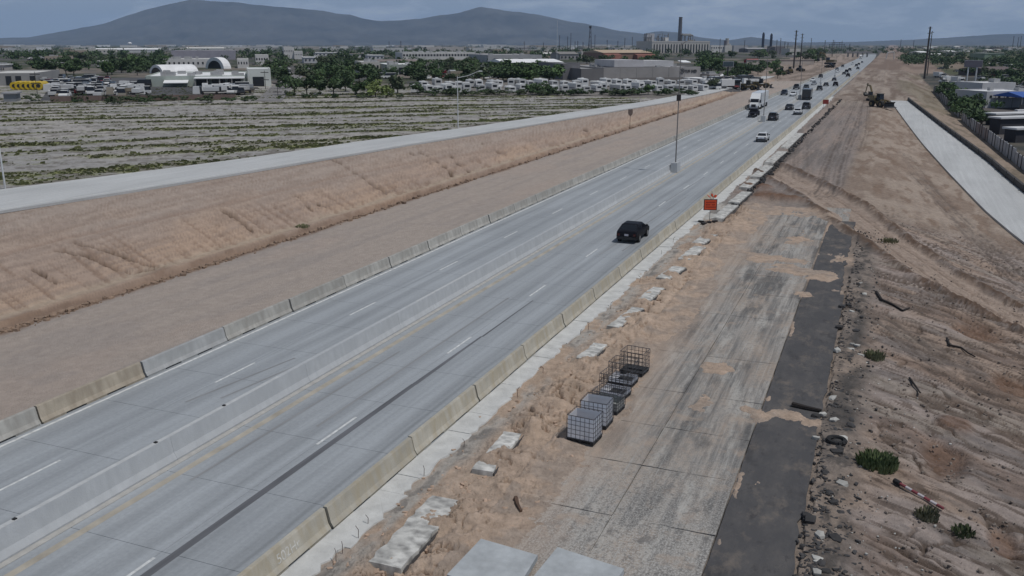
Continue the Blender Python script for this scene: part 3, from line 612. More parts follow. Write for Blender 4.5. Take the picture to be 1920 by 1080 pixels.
def asphalt_patch(y0, y1, xl0=-3.80, xr0=-1.24, jag=.10):
    n = int((y1 - y0) / .7); Lp = [(xl0 + rnd_.uniform(-.015, .015), y0 + (y1 - y0) * i / n) for i in range(n + 1)]; Rp = [(xr0 + rnd_.uniform(-jag, jag) - (rnd_.random() < .12) * .12, y0 + (y1 - y0) * i / n) for i in range(n + 1)]
    for i in range(n):
        q_ = [(*Lp[i], .012), (*Rp[i], .012), (*Rp[i + 1], .012), (*Lp[i + 1], .012)]
        ash.add(q_ + [(a, b, -.15) for a, b, c in q_], [(0, 1, 2, 3), (0, 4, 5, 1), (1, 5, 6, 2), (3, 2, 6, 7), (0, 3, 7, 4)])
asphalt_patch(19, 61.0, jag=.05); asphalt_patch(61, 88, -3.7, -1.5, .1)
tag(ash.build('asphalt_shoulder', m_asph), kind='structure')
# ------------------------------------------------------------------ barriers
ORD = ['first', 'second', 'third', 'fourth', 'fifth', 'sixth', 'seventh', 'eighth', 'ninth', 'tenth', 'eleventh', 'twelfth', 'thirteenth', 'fourteenth', 'fifteenth', 'sixteenth', 'seventeenth', 'eighteenth', 'nineteenth', 'twentieth']
def stain_mat(name, c, c2, var=.16, rand=.1):
    m = mat(name, c, .85, var, 1.1, .2, 16, rand=rand); t = m.node_tree; b = t.nodes['Principled BSDF']
    src = b.inputs['Base Color'].links[0].from_socket
    co = t.nodes.new('ShaderNodeTexCoord'); mp_ = t.nodes.new('ShaderNodeMapping'); mp_.inputs['Scale'].default_value = (1, 1.4, .25); t.links.new(co.outputs['Object'], mp_.inputs[0])
    n = t.nodes.new('ShaderNodeTexNoise'); n.inputs['Scale'].default_value = 2.2; n.inputs['Detail'].default_value = 6; t.links.new(mp_.outputs[0], n.inputs[0])
    r = t.nodes.new('ShaderNodeMapRange'); r.inputs[1].default_value = .42; r.inputs[2].default_value = .68; r.inputs[4].default_value = .75; t.links.new(n.outputs[0], r.inputs[0])
    x = t.nodes.new('ShaderNodeMixRGB'); x.inputs[2].default_value = (*c2, 1); t.links.new(r.outputs[0], x.inputs[0]); t.links.new(src, x.inputs[1]); t.links.new(x.outputs[0], b.inputs['Base Color'])
    return m
m_barR = stain_mat('weathered barrier concrete', (.40, .375, .315), (.36, .31, .22))
m_barL = stain_mat('grey barrier concrete', (.36, .35, .32), (.27, .255, .23))
m_tan = stain_mat('tan stained barrier concrete', (.35, .305, .24), (.27, .225, .17))
m_blue = stain_mat('clean grey barrier concrete', (.37, .375, .37), (.31, .315, .31))
def barrier_mesh(ln, w=.305, h=.81, name='body'):
    prof = [(-w, .08), (-w, .10), (-w * .66, .27), (-w * .28, h - .03), (-w * .22, h), (w * .22, h), (w * .28, h - .03), (w * .66, .27), (w, .10), (w, .08)]
    mb = MB(); mb.xf = Matrix.Rotation(math.pi / 2, 4, 'Z'); mb.prism(prof, -ln / 2, ln / 2); mb.xf = None
    for k in (-.39, 0, .39): mb.box((0, ln * k, .04), (w * 2 - .02, ln * .2, .08))
    return mb.mesh(name, m_barL)
bme = barrier_mesh(6.0)
pin = MB().tube((0, 0, .15), (0, 0, .74), .03, n=6).tube((0, -.05, .3), (0, .05, .3), .035).tube((0, -.05, .6), (0, .05, .6), .035).mesh('connector_pin', m_dark)
def barrier_row(x, y_joint, mt, rowname, side, special):
    k0 = -int((y_joint - 9) / 6.1); cnt = 0; yv = {'right': 21.5, 'left': 22.5}[side]
    for k in range(k0, 140):
        yc = y_joint + 3.05 + 6.1 * k
        if yc > 580: break
        vis = yc + 3 > yv
        if not vis and yc < yv - 14: continue
        cnt += 1 if vis else 0
        nm = ORD[cnt - 1] if 0 < cnt <= 14 else None
        lab = special.get(k) or (f'{mt[1]} concrete barrier, {nm} from the bottom of the picture in the {rowname}' if nm else f'distant concrete barrier in the {rowname}, beyond the fourteenth')
        o = thing('jersey_barrier', lab, 'barrier', (x + random.uniform(-.03, .03), yc, .005), random.uniform(-.004, .004), f'concrete barriers in the {rowname}')
        m_ = mt[0] if k not in special else {'tan': m_tan, 'blu': m_blue}.get(special[k][:3].lower().replace('cle', 'blu'), mt[0])
        ob('body', bme, o, mat=m_)
        if yc < 180: ob('connector_pin', pin, o, (0, 3.05, 0))
    return
yR = P(783, 822, .81)[1]; yL = P(270, 680, .81)[1]
barrier_row(-16.3, yR, (m_barR, 'weathered'), 'right row', 'right', {})
barrier_row(-32.85, yL, (m_barL, 'dull grey'), 'left row', 'left', {-1: 'tan stained concrete barrier between two grey ones, second from the left edge of the picture', 0: 'clean blue grey concrete barrier next to the tan stained one in the left row'})
# lettering sprayed on the nearest barrier of the right row
cu = bpy.data.curves.new('lettering', 'FONT'); cu.body = '502Hr'; cu.size = .46; cu.extrude = .002
to = bpy.data.objects.new('tmp', cu); col.objects.link(to); bpy.context.view_layer.update()
lm = bpy.data.meshes.new_from_object(to.evaluated_get(bpy.context.evaluated_depsgraph_get())); bpy.data.objects.remove(to)
lm.materials.append(mat('sprayed white paint', (.55, .54, .5), .8, .35, 6))
best = min((o for o in bpy.data.objects if o.name.startswith('jersey_barrier') and o.location.x > -20), key=lambda o: abs(o.location.y - P(545, 1040, .5)[1]))
lt = ob('lettering', lm, best); lt.location = (.20, P(525, 1050, .5)[1] - best.location.y, .30); lt.rotation_euler = (R(76), 0, R(90))
best['label'] = 'weathered concrete barrier with sprayed lettering on its outer face at the bottom edge'
# the cast median barrier: one long wall with its light upper edge and a pale toe
def med(yb, ya):
    w, h = .36, .98
    prof = [(-w, 0), (-w, .08), (-w * .62, .32), (-w * .3, h), (w * .3, h), (w * .62, .32), (w, .08), (w, 0)]
    mb = MB(); mb.xf = Matrix.Rotation(math.pi / 2, 4, 'Z'); mb.prism(prof, ya, yb); return mb
mth = thing('median_barrier', 'long continuous concrete median wall between the two carriageways', 'barrier', (-25.02, 0, 0))
m_med = stain_mat('median wall concrete', (.42, .435, .445), (.38, .395, .405), .08, .04)
ys = [4] + list(np.arange(16, 130, 9.14)) + list(np.arange(140, 901, 40))
for a, b in zip(ys, ys[1:]): med(b - .004, a + .004).build('wall_panel', m_med, mth)
cap = MB()
for a, b, in ((4, P(524, 706, .98)[1]), (P(782, 566, .98)[1], P(830, 540, .98)[1] + 5)): cap.box((0, (a + b) / 2, 0.9835), (.2, b - a, .005))
cap.build('cap_stripe', mat('pale worn cap', (.46, .47, .47), .85, .12, 2), mth)
br = MB().box((0, 0, 1.0), (.12, .12, .05)).mesh('marker', m_dark)
for y in (P(300, 832, .98)[1], P(20, 972, .98)[1], P(415, 760, .98)[1]): ob('marker', br, mth, (0, y, 0))
tb = MB(); tb.box((.5, 450, .012), (.26, 892, .02)); tb.build('toe_joint', m_conc, mth)
base = MB().box((0, 0, .62), (.95, 2.2, 1.24), top=.86).mesh('pole_base', m_med)

# ------------------------------------------------------------------ pale strip beside the right barrier, with broken edge and bars
st_ = MB(); y = 14.0
while y < 300:
    ln = random.uniform(1.2, 2.6) * (1 if y < 100 else 3); w_ = 1.0 + random.uniform(-.12, .18); z_ = .05 + random.uniform(0, .03)
    x0 = -15.93
    top = [(x0, y, z_)] + [(x0 + w_ + random.uniform(-.12, .12), y + ln * t, z_ + random.uniform(-.02, .01)) for t in (0, .2, .4, .6, .8, 1)] + [(x0, y + ln - .01, z_)]
    st_.add(top + [(p[0] + (.06 if 0 < i < 7 else 0), p[1], -.2) for i, p in enumerate(top)], [tuple(range(8))] + [(i, 8 + i, 8 + (i + 1) % 8, (i + 1) % 8) for i in range(8)])
    y += ln
strip = tag(st_.build('concrete_strip', m_strip), kind='structure')
rust = mat('rusty bar', (.07, .045, .035), .9)
for px, py in ((672, 1012), (630, 1055), (642, 1040), (795, 895), (690, 985), (970, 745), (1018, 700), (1088, 628), (1145, 580), (1200, 528), (1240, 478), (1262, 455), (1105, 620), (870, 838)):
    x, y = P(px, py); h = random.uniform(.3, .55)
    MB().path([(0, 0, -.05), (.02, 0, h * .8), (random.uniform(-.15, .15), .05, h)], .012, 4).build('rebar', rust, strip, loc=(min(x, -14.6), y, 0))
# ------------------------------------------------------------------ rough pieces: broken footings, clods, rubble
def rock(sx, sy, sz, seed, jag=.25):
    rnd = random.Random(seed); bm = bmesh.new(); bmesh.ops.create_icosphere(bm, subdivisions=1, radius=.5)
    for v in bm.verts:
        k = 1 + rnd.uniform(-jag, jag); v.co = Vector((max(-.42, min(.42, v.co.x * k * 1.15)) * sx, max(-.42, min(.42, v.co.y * k * 1.15)) * sy, max(-.4, min(.4, v.co.z * k * 1.2)) * sz))
    return bm
def rock_mesh(name, m, *a, **k):
    bm = rock(*a, **k); me = bpy.data.meshes.new(name); bm.to_mesh(me); bm.free(); me.materials.append(m); return me
m_foot = stain_mat('whitish broken concrete', (.56, .55, .515), (.13, .125, .12), .25, .05)
FT = [((722, 1062), (836, 936), 1.15, 'largest white topped footing slab beside the barrier at the bottom edge'), ((904, 884), (962, 813), .8, 'mottled white and dark footing slab left of the foremost plastic tote'),
      ((1093, 674), (1127, 646), .75, 'white broken footing lump just left of the farthest tote cage'), ((1150, 614), (1196, 578), .7, 'ragged white footing chunk half sunk in sand, beyond the totes'),
      ((1208, 563), (1235, 540), .8, 'squarish hollow topped footing block with white rim'), ((1243, 523), (1274, 501), .95, 'flat footing block with mottled grey top and dark right side'),
      ((1283, 487), (1312, 463), 1.0, 'dark grey broken footing block short of the orange sign'), ((1308, 457), (1334, 440), 1.0, 'clean pale footing block nearest to the orange sign'),
      ((1345, 410), (1374, 385), 1.1, 'broken pale footing just beyond the orange sign'), ((1376, 380), (1400, 360), 1.1, 'pale slab edge piece second beyond the orange sign'), ((1396, 352), (1414, 337), 1.2, 'low pale slab piece third beyond the orange sign'),
      ((1416, 332), (1441, 311), 1.2, 'long pale slab piece fourth beyond the orange sign'), ((1442, 305), (1467, 284), 1.3, 'long pale slab piece fifth beyond the orange sign'), ((1472, 276), (1500, 250), 1.3, 'farthest pale slab piece beside the brown fill')]
for i, (a, b, wd, lab) in enumerate(FT):
    pa, pb = Vector(P(*a, .2)), Vector(P(*b, .2)); d = pb - pa; ln = d.length; d.normalize(); nrm = Vector((d.y, -d.x)); rnd = random.Random(i + 40)
    t = thing('broken_footing', lab, 'concrete block', (*((pa + pb) / 2), 0), math.atan2(-d.x, d.y), 'remains of the old barrier footing')
    n = max(5, int(ln / .28)); pts = []
    for k in range(n + 1): pts.append((-wd / 2 + rnd.uniform(-.07, .05), ln * (k / n - .5)))
    for k in range(n, -1, -1): pts.append((wd / 2 + rnd.uniform(-.05, .05), ln * (k / n - .5)))
    zt = [.25 + rnd.uniform(-.004, .004) for _ in pts]; m_ = len(pts); mb = MB()
    mid = [(-.1 + rnd.uniform(-.06, .06), p[1], .256 + rnd.uniform(-.004, .004)) for p in pts[:n + 1]]
    vs = [(p[0], p[1], z) for p, z in zip(pts, zt)] + [(p[0] * 1.06, p[1] * 1.02, -.25) for p in pts] + mid
    fs = [(k, m_ + k, m_ + (k + 1) % m_, (k + 1) % m_) for k in range(m_)]
    o2 = 2 * m_
    for k in range(n):
        fs += [(k, k + 1, o2 + k + 1, o2 + k), (o2 + k, o2 + k + 1, m_ - 2 - k, m_ - 1 - k)]
    fs += [(0, o2, m_ - 1), (n, n + 1, o2 + n)]
    mb.add(vs, fs).build('top', m_foot, t)
    sk_ = MB()
    for k in range(n):
        y0, y1 = ln * (k / n - .5), ln * ((k + 1) / n - .5); a0 = wd / 2 + .055
        sk_.slab([(a0 + .05, y0, -.2), (a0 + .05, y1, -.2), (a0 + rnd.uniform(-.01, .01), y1, .2 + rnd.uniform(-.04, .03)), (a0, y0, .2)], .03)
    sk_.build('asphalt_side', m_asph, t)
m_clod = mat('reddish dry clod', (.38, .275, .205), .95, .2, 2, rand=.15); m_stone = mat('pale concrete rubble', (.42, .41, .38), .9, .25, 2, rand=.3); m_clump = mat('black asphalt lump', (.045, .043, .043), .9, .3, 2, rand=.3)
def scatter(name, m, n, fn, smin, smax, seed):
    rnd = random.Random(seed); base = [(np.array([v.co[:] for v in b.verts]), [[q.index for q in f.verts] for f in b.faces]) for b in (rock(1, .8, 1.0, s, .5) for s in range(5))]
    V, FF, off = [], [], 0
    for i in range(n):
        x, y, k = fn(rnd); z = float(gz(x, y)) + (0.0)
        s = (smin + (smax - smin) * rnd.random() ** 3) * k; v, f = base[i % 5]; a = rnd.uniform(0, 6.28)
        rx = v[:, 0] * math.cos(a) - v[:, 1] * math.sin(a) * .8; ry = v[:, 0] * math.sin(a) + v[:, 1] * math.cos(a) * .8
        V.append(np.stack([x + rx * s, y + ry * s, z + v[:, 2] * s * .8 + s * .1], -1)); FF += [[q + off for q in g] for g in f]; off += len(v)
    me = bpy.data.meshes.new(name); me.from_pydata(np.concatenate(V).tolist(), [], FF); me.materials.append(m)
    return tag(ob(name, me), kind='stuff')
def ynear(r, a, b): return 1 / r.uniform(1 / b, 1 / a)
scatter('dry_clods', m_clod, 3600, lambda r: (-12.6 + r.gauss(0, 1.0), ynear(r, 20, 95), 1), .03, .26, 1)
def ditch_pt(r):
    y = ynear(r, 28, 260); return (-47.15 + r.gauss(0, .22), y, 1.6 + y / 90)
scatter('ditch_clods', mat('brown ditch clod', (.25, .175, .125), .95, .2, 2), 1500, ditch_pt, .08, .3, 2)
scatter('asphalt_crumbs', m_clump, 4800, lambda r: (-.75 + abs(r.gauss(0, .7)) - .5 * r.random(), ynear(r, 22, 84), 1), .03, .25, 3)
def edge_pt(r):
    y = ynear(r, 84, 292); return (float(np.interp(y, [84, 120, 180, 292], [-13.2, -12.9, -12.7, -12.3])) + r.gauss(0, .22), y, 1 + y / 160)
scatter('broken_edge_lumps', m_clump, 800, edge_pt, .08, .34, 6)  # black lumps help draw the jagged shade of the drop
scatter('concrete_crumbs', m_stone, 900, lambda r: (0.0 + abs(r.gauss(0, 1.4)) - .9, ynear(r, 22, 85), 1), .03, .14, 4)
scatter('bank_stones', mat('bank pebble', (.2, .165, .14), .95, .3, 2), 3000, lambda r: (r.uniform(.2, 13), ynear(r, 26, 95), 1), .03, .2, 5)
ck = [rock_mesh('asphalt_lump', m_clump, .42, .3, .24, 70 + i, jag=.45) for i in range(4)]; cs = [rock_mesh('concrete_chunk', m_stone, .36, .27, .22, 80 + i, jag=.4) for i in range(4)]
rnd = random.Random(11)
for i in range(60):
    y = ynear(rnd, 24, 66); x = -.35 + rnd.gauss(0, .45); k = rnd.uniform(.6, 1.5); w_ = (i % 3 == 0) or 47 < y < 52
    lab = ('whitish concrete chunk lying in the strip of rubble along the asphalt edge' if w_ else 'black broken asphalt lump in the strip of rubble along the shoulder edge')
    o = ob('concrete_chunk' if w_ else 'asphalt_lump', (cs if w_ else ck)[i % 4], None, (x, y, float(gz(x, y)) + .05), rnd.uniform(0, 6)); o.scale = (k, k, k)
    tag(o, lab, 'rubble', 'rubble pieces along the asphalt shoulder')
# lifted panels at the bottom edge
m_pan = mat('blue grey precast concrete', (.38, .40, .41), .85, .2, 1.6, .15)
for q, lab in ((((902, 1020), (1008, 1051), (960, 1130), (838, 1088)), 'pale blue grey concrete panel lying at the bottom edge, left one of two'), (((1045, 1036), (1170, 1077), (1120, 1150), (985, 1110)), 'pale blue grey concrete panel lying at the bottom edge, right one of two')):
    c4 = [P(a, b, .2) for a, b in q]; cx_ = sum(p[0] for p in c4) / 4; cy_ = sum(p[1] for p in c4) / 4
    t = thing('precast_slab', lab, 'panel', (cx_, cy_, 0)); mb = MB()
    mb.slab([(p[0] - cx_, p[1] - cy_, .20) for p in c4], -.2 if True else 0); mb.build('panel', m_pan, t)
    for f in (.3, .75):
        hx = c4[0][0] + (c4[1][0] - c4[0][0]) * f * 0 + (c4[3][0] - c4[0][0]) * .35 + (c4[1][0] - c4[0][0]) * f - cx_; hy = c4[0][1] + (c4[3][1] - c4[0][1]) * .35 + (c4[1][1] - c4[0][1]) * f - cy_
        MB().path([(-.09, 0, .2), (-.06, 0, .34), (.06, .02, .34), (.09, .02, .2)], .025, 5).build('lifting_loop', m_dark, t, loc=(hx, hy, 0))
# ------------------------------------------------------------------ plastic totes in wire cages
m_tank = mat('milky plastic', (.80, .81, .84), .45, .06, 1.5); m_cage = mat('dull galvanised wire', (.07, .07, .075), .5, .1, 2, metal=.4); m_plt = mat('dark plastic pallet', (.03, .03, .032), .8, .2)
tt_ = m_tank.node_tree; tb_ = tt_.nodes['Principled BSDF']; tl_ = tt_.nodes.new('ShaderNodeBsdfTranslucent'); tl_.inputs[0].default_value = (.95, .95, .97, 1); mx_ = tt_.nodes.new('ShaderNodeMixShader'); mx_.inputs[0].default_value = .65
tt_.links.new(tb_.outputs[0], mx_.inputs[1]); tt_.links.new(tl_.outputs[0], mx_.inputs[2]); tt_.links.new(mx_.outputs[0], tt_.nodes['Material Output'].inputs[0])
m_tank2 = mat('yellowed grey plastic', (.30, .31, .30), .5, .15, 1.5)
def cage(h):
    mb = MB(); a, b = .6, .5; r = .011
    for k in range(6):
        z = .16 + h * k / 5
        rr_ = r * 1.6 if k in (0, 5) else r
        for p, q in (((-a, -b), (a, -b)), ((a, -b), (a, b)), ((a, b), (-a, b)), ((-a, b), (-a, -b))): mb.tube((*p, z), (*q, z), rr_, n=4)
    for i in range(7):
        x = -a + 2 * a * i / 6
        for y in (-b, b): mb.tube((x, y, .16), (x, y, .16 + h), r, n=4)
    for i in range(1, 5):
        y = -b + 2 * b * i / 5
        for x in (-a, a): mb.tube((x, y, .16), (x, y, .16 + h), r, n=4)
    return mb
def pallet():
    mb = MB()
    for x in (-.52, 0, .52):
        for y in (-.42, 0, .42): mb.box((x, y, .06), (.14, .14, .1))
        mb.box((x, 0, .012), (.14, 1.0, .022))
    mb.box((0, 0, .13), (1.2, 1.0, .04)); return mb
def tank(h, op=True, w=.57, d=.47):
    mb = MB(); t = .012
    cs_ = [(-w, -d), (w, -d), (w, d), (-w, d)]
    for k in range(4): (ax, ay), (bx, by) = cs_[k], cs_[(k + 1) % 4]; mb.add([(ax, ay, .16), (bx, by, .16), (bx, by, .16 + h), (ax, ay, .16 + h)], [(0, 1, 2, 3)])
    mb.box((0, 0, .166), (2 * w - t, 2 * d - t, .01)); return mb
pm = pallet().mesh('pallet', m_plt); cmh = cage(1.0).mesh('cage', m_cage); cml = cage(.8).mesh('cage', m_cage)
t0, t1 = Vector(P(1099, 826)), Vector(P(1187, 699)); dr = t1 - t0; rz = math.atan2(-dr.x, dr.y) - .14
TT = [('foremost caged white tote with its top cut open', .96, 'w', 1.0), ('second caged white tote, cut open, behind the foremost one', .96, 'w', 1.0), ('low wire tote cage with greyish half tank, third in the row', .36, 'g', .8), ('wire tote cage with white plastic bottom, fourth in the row', .2, 'w', 1.0), ('wire tote cage with black cap inside, fifth in the row', .2, 'w', 1.0), ('empty wire tote cage at the far end of the row', 0, '', 1.0)]
for i, (lab, hh, kind, ch_) in enumerate(TT):
    p = t0 + dr * (i / 5.0) + Vector((random.uniform(-.1, .1), 0))
    t = thing('liquid_tote', lab, 'tote', (p.x, p.y, .07), rz + random.uniform(-.08, .08), 'row of liquid totes on the sand')
    ob('pallet', pm, t); ob('cage', cmh if ch_ == 1.0 else cml, t)
    if hh: tank(hh).build('tank', m_tank if kind == 'w' else m_tank2, t)
    if i == 4: MB().tube((0, 0, .5), (0, 0, .72), .16, .1, 10).build('black_cap', m_dark, t)
    if i >= 3: MB().box((.1, .1, .2), (.7, .5, .06)).build('loose_liner', m_plt, t)
tag(MB().slab([(0, 0, .03), (1.1, .15, .03), (1.0, 1.0, .03), (-.1, .8, .03)], .04).build('board', m_plt, loc=(*P(1062, 826), .0)), 'dark flat sheet painting the shadow left of the foremost tote', 'board')  # dark flat slab stands for the shadow cast left by the foremost tote
# ------------------------------------------------------------------ orange sign, other signs
m_org = mat('fluorescent orange sheeting', (.62, .075, .018), .5, .08); m_blk = mat('black sign border', (.02, .015, .015), .6, .1); m_steel = mat('grey steel', (.20, .205, .21), .5, .1, metal=.5); m_wood = mat('weathered wood', (.06, .045, .035), .9, .2)
x, y = P(1330, 419)
t = thing('roadwork_sign', 'orange roadwork sign on a spring stand with three flags on top', 'sign', (x, y, .03), PH)
MB().tube((0, 0, 0), (0, 0, 1.2), .03).build('post', m_steel, t)
b = MB().box((0, 0, 1.72), (1.22, .03, 1.02)).build('board', m_blk, t); MB().box((0, -.02, 1.72), (1.08, .02, .88)).build('face', m_org, b)
lt_ = MB()
for r_, z in enumerate((1.94, 1.72, 1.5)):
    xx_ = -.42
    while xx_ < .4:
        wv = random.uniform(.06, .11)
        if not (r_ == 1 and -.06 < xx_ < .06): lt_.box((xx_ + wv / 2, -.033, z), (wv * .75, .004, .11))
        xx_ += wv + .02
lt_.build('lettering', mat('dark red print', (.18, .012, .008), .6), b)
for a in (-38, 0, 38):
    f = MB().tube((0, 0, 2.23), (.62 * math.sin(R(a)), 0, 2.23 + .55 * math.cos(R(a))), .012).build('flag_staff', m_steel, t)
    fx, fz = .62 * math.sin(R(a)), 2.23 + .55 * math.cos(R(a))
    MB().slab([(fx * .55, .02, 2.23 + (fz - 2.23) * .55), (fx, .0, fz), (fx + .22, .05, fz - .12), (fx * .55 + .2, -.02, 2.1 + (fz - 2.23) * .55)], .006).build('flag', m_org, f)
MB().box((0, 0, .1), (.3, .3, .18)).build('spring_base', m_blk, t)
lg = MB()
for a in (35, 145, 215, 325): lg.tube((0, 0, .14), (1.15 * math.cos(R(a)), 1.15 * math.sin(R(a)), .03), .03)
for a in (40, 150, 220): lg.box((.8 * math.cos(R(a)), .8 * math.sin(R(a)), .09), (.5, .3, .14), R(a))
lg.build('stand_leg', m_blk, t)
x, y, z = G(1181, 238)
t = thing('shield_sign', 'small grey brown route shield sign on a post on the left slope', 'sign', (x, y, z), PH)
MB().tube((0, 0, 0), (0, 0, 3.4), .05).build('post', m_wood, t)
MB().add([(a, b_, c_) for b_ in (-.07, -.04) for a, c_ in ((-.5, 2.9), (-.35, 2.45), (0, 2.2), (.35, 2.45), (.5, 2.9), (.45, 3.6), (-.45, 3.6))], [tuple(range(6, -1, -1)), tuple(range(7, 14))] + [(k, (k + 1) % 7, 7 + (k + 1) % 7, 7 + k) for k in range(7)]).build('shield', mat('brown sign back', (.16, .12, .10), .7), t)
x, y = P(1547, 204)
t = thing('roadwork_sign', 'small dark red roadwork sign on the far end of the right barrier', 'sign', (x, y, 0), PH)
MB().tube((-.5, 0, 0), (-.5, 0, 1.4), .04).tube((.5, 0, 0), (.5, 0, 1.4), .04).build('post', m_steel, t); MB().box((0, -.05, 1.75), (1.5, .05, 1.1)).build('board', mat('dull red sheeting', (.22, .03, .02), .6), t)
# ------------------------------------------------------------------ poles
def lamp_post(px, py, top, lab, name='lamp_post', arms=((1, 0),), z=None, mt=None, base_=False, box=False, armlen=2.4, r=.11):
    if z is None: x, y, z = G(px, py)
    else: x, y = P(px, py, z)
    zc = Q(x, y, z)[2]; h = (py - top) * zc / F / .975; r = r * .8
    t = thing(name, lab, 'light pole', (x, y, z), PH, 'light poles'); mt = mt or m_steel
    MB().tube((0, 0, 0), (0, 0, h), r, r * .55, 8).build('pole', mt, t)
    for d, e in arms:
        a = MB().path([(0, 0, h - .25), (d * armlen * .5, 0, h + .12), (d * armlen, 0, h + .3 + e)], [.05, .045, .04], 6).build('arm', mt, t)
        MB().box((d * (armlen + .25), 0, h + .3 + e), (.7, .28, .13), top=.7).build('luminaire', mt, a)
    if box: MB().box((-.05, -.32, h * .585), (.5, .4, .75)).build('equipment_box', m_blk, t)
    if base_: ob('pole_base', base, t, (0, 0, 0), -PH)
    return t
m_pole = mat('dull brown grey steel', (.21, .195, .185), .6, .1, metal=.3); m_gal = mat('pale galvanised steel', (.62, .63, .63), .5, .06, metal=.2)
lamp_post(1266, 322, 95, 'tall dark median light pole with an equipment box halfway up', arms=((1, 0),), z=0, mt=m_pole, base_=True, box=True, armlen=.9)
lamp_post(1431, 228, 98, 'thin median light pole beside the white semi truck', arms=((1, 0),), z=0, mt=m_pole, base_=True, armlen=.9)
for px, py, tp, lab in ((1499, 186, 108, 'median light pole beyond the semi truck, left of the tall dark trailer'), (1538, 160, 112, 'median light pole among the middle cars'), (1565, 145, 108, 'far median light pole beside the queue of cars')):
    lamp_post(px, py, tp, lab, arms=((1, 0),), z=0, mt=m_pole, base_=True, armlen=.9)
lamp_post(859, 240, 148, 'pale lamp post with one arm at the far edge of the frontage ramp', mt=m_gal, armlen=3.6, arms=((1, .55),), r=.13)
lamp_post(10, 354, 60, 'pale lamp post at the left edge of the picture', mt=m_gal, arms=(), r=.1)
lamp_post(1044, 122, 44, 'slender pale pole standing among the roofs left of the grey store', mt=m_gal, armlen=1.0, arms=(), z=3.0, r=.2)
# ------------------------------------------------------------------ dead branches, striped pole, plants
m_bark = mat('black dead wood', (.022, .018, .016), .95, .3)
def branch(pts, r, lab, name='fallen_branch', cat='branch', m=m_bark):
    w3 = [Vector((*G(px, py)[:2], G(px, py)[2] + .1)) for px, py in pts]; o = w3[0]; loc = o.copy()
    mb = MB(); mb.path([p - o for p in w3], [r * (1 - .6 * i / len(w3)) for i in range(len(w3))], 6)
    return tag(mb.build(name, m, loc=loc), lab, cat)
branch([(1643, 550), (1653, 565), (1672, 573), (1692, 585), (1705, 580)], .1, 'forked black branch lying on the upper bank')
branch([(1775, 637), (1780, 650), (1802, 655), (1815, 665), (1828, 672)], .07, 'bent black branch on the bank right of the forked one')
branch([(967, 938), (970, 950), (977, 963)], .09, 'short brown log lying on the sand below the totes', m=mat('brown log', (.10, .06, .04), .9, .3))
branch([(1705, 712), (1718, 730), (1725, 740)], .06, 'short dark stick in the rills of the bank')
branch([(1485, 762), (1510, 768), (1540, 774)], .13, 'burnt black log across the sand on the asphalt shoulder')
p0, p1 = G(1676, 907), G(1768, 960); o = Vector((p0[0], p0[1], p0[2] + .14)); e = Vector((p1[0], p1[1], p1[2] + .14)); t = thing('striped_pole', 'red and white striped pole with a black foot lying on the bank', 'pole', o)
m_red = mat('faded red plastic', (.22, .05, .06), .6, .2); m_pw = mat('dirty white plastic', (.5, .46, .47), .6, .15)
for k in range(8):
    a, b = (e - o) * (k / 8), (e - o) * ((k + 1) / 8)
    MB().tube(a, b, .055 if k else .1, n=8).build('band' if k else 'foot', m_dark if k == 0 else (m_red if k % 2 else m_pw), t)
ty = MB()
for k in range(14):
    a, b = 2 * math.pi * k / 14, 2 * math.pi * (k + 1) / 14; ty.tube((.34 * math.cos(a), .34 * math.sin(a), .1), (.34 * math.cos(b), .34 * math.sin(b), .1), .1, n=6)
x, y, z = G(1568, 832); tag(ty.build('old_tyre', m_dark, loc=(x, y, z + .05)), 'old black tyre lying in the rubble beside the asphalt shoulder', 'tyre')
def plant(px, py, rad, h, n, c, lab, seed):
    x, y, z = G(px, py); rnd = random.Random(seed); mb = MB()
    for i in range(n):
        a = rnd.uniform(0, 6.28); r0 = rad * math.sqrt(rnd.random()); l = h * rnd.uniform(.5, 1); ln = rnd.uniform(.1, .5); bx, by = r0 * math.cos(a), r0 * math.sin(a); wv = rnd.uniform(.02, .045); a2 = a + rnd.uniform(-.8, .8)
        tx, ty_ = bx + ln * l * math.cos(a2), by + ln * l * math.sin(a2)
        mb.add([(bx - wv * math.sin(a2), by + wv * math.cos(a2), -.05), (bx + wv * math.sin(a2), by - wv * math.cos(a2), -.05), ((bx + tx) / 2 + wv * math.sin(a2) * 1.2, (by + ty_) / 2 - wv * math.cos(a2), l * .7), (tx, ty_, l), ((bx + tx) / 2 - wv * math.sin(a2) * 1.2, (by + ty_) / 2 + wv * math.cos(a2), l * .7)], [(0, 1, 2, 3, 4)])
    tag(mb.build('desert_shrub', mat('shrub green', c, .8, .3, 6), loc=(x, y, z)), lab, 'shrub')
plant(1645, 872, .75, .42, 520, (.10, .135, .055), 'green spreading shrub above the striped pole on the bank', 1)
plant(1640, 672, .5, .4, 160, (.14, .15, .08), 'thin grassy tuft beside the black asphalt rubble', 2)
plant(1738, 970, .4, .35, 120, (.14, .14, .085), 'sparse dull green tuft below the striped pole', 3)
plant(566, 425, .7, .2, 110, (.17, .18, .09), 'yellow green tuft beside the ditch on the left slope', 4)
plant(1805, 1000, .35, .25, 80, (.07, .09, .04), 'small green sprig at the lower right of the bank', 5)
plant(1668, 453, .7, .3, 120, (.15, .15, .08), 'pale dry tuft beside the haul road', 6)
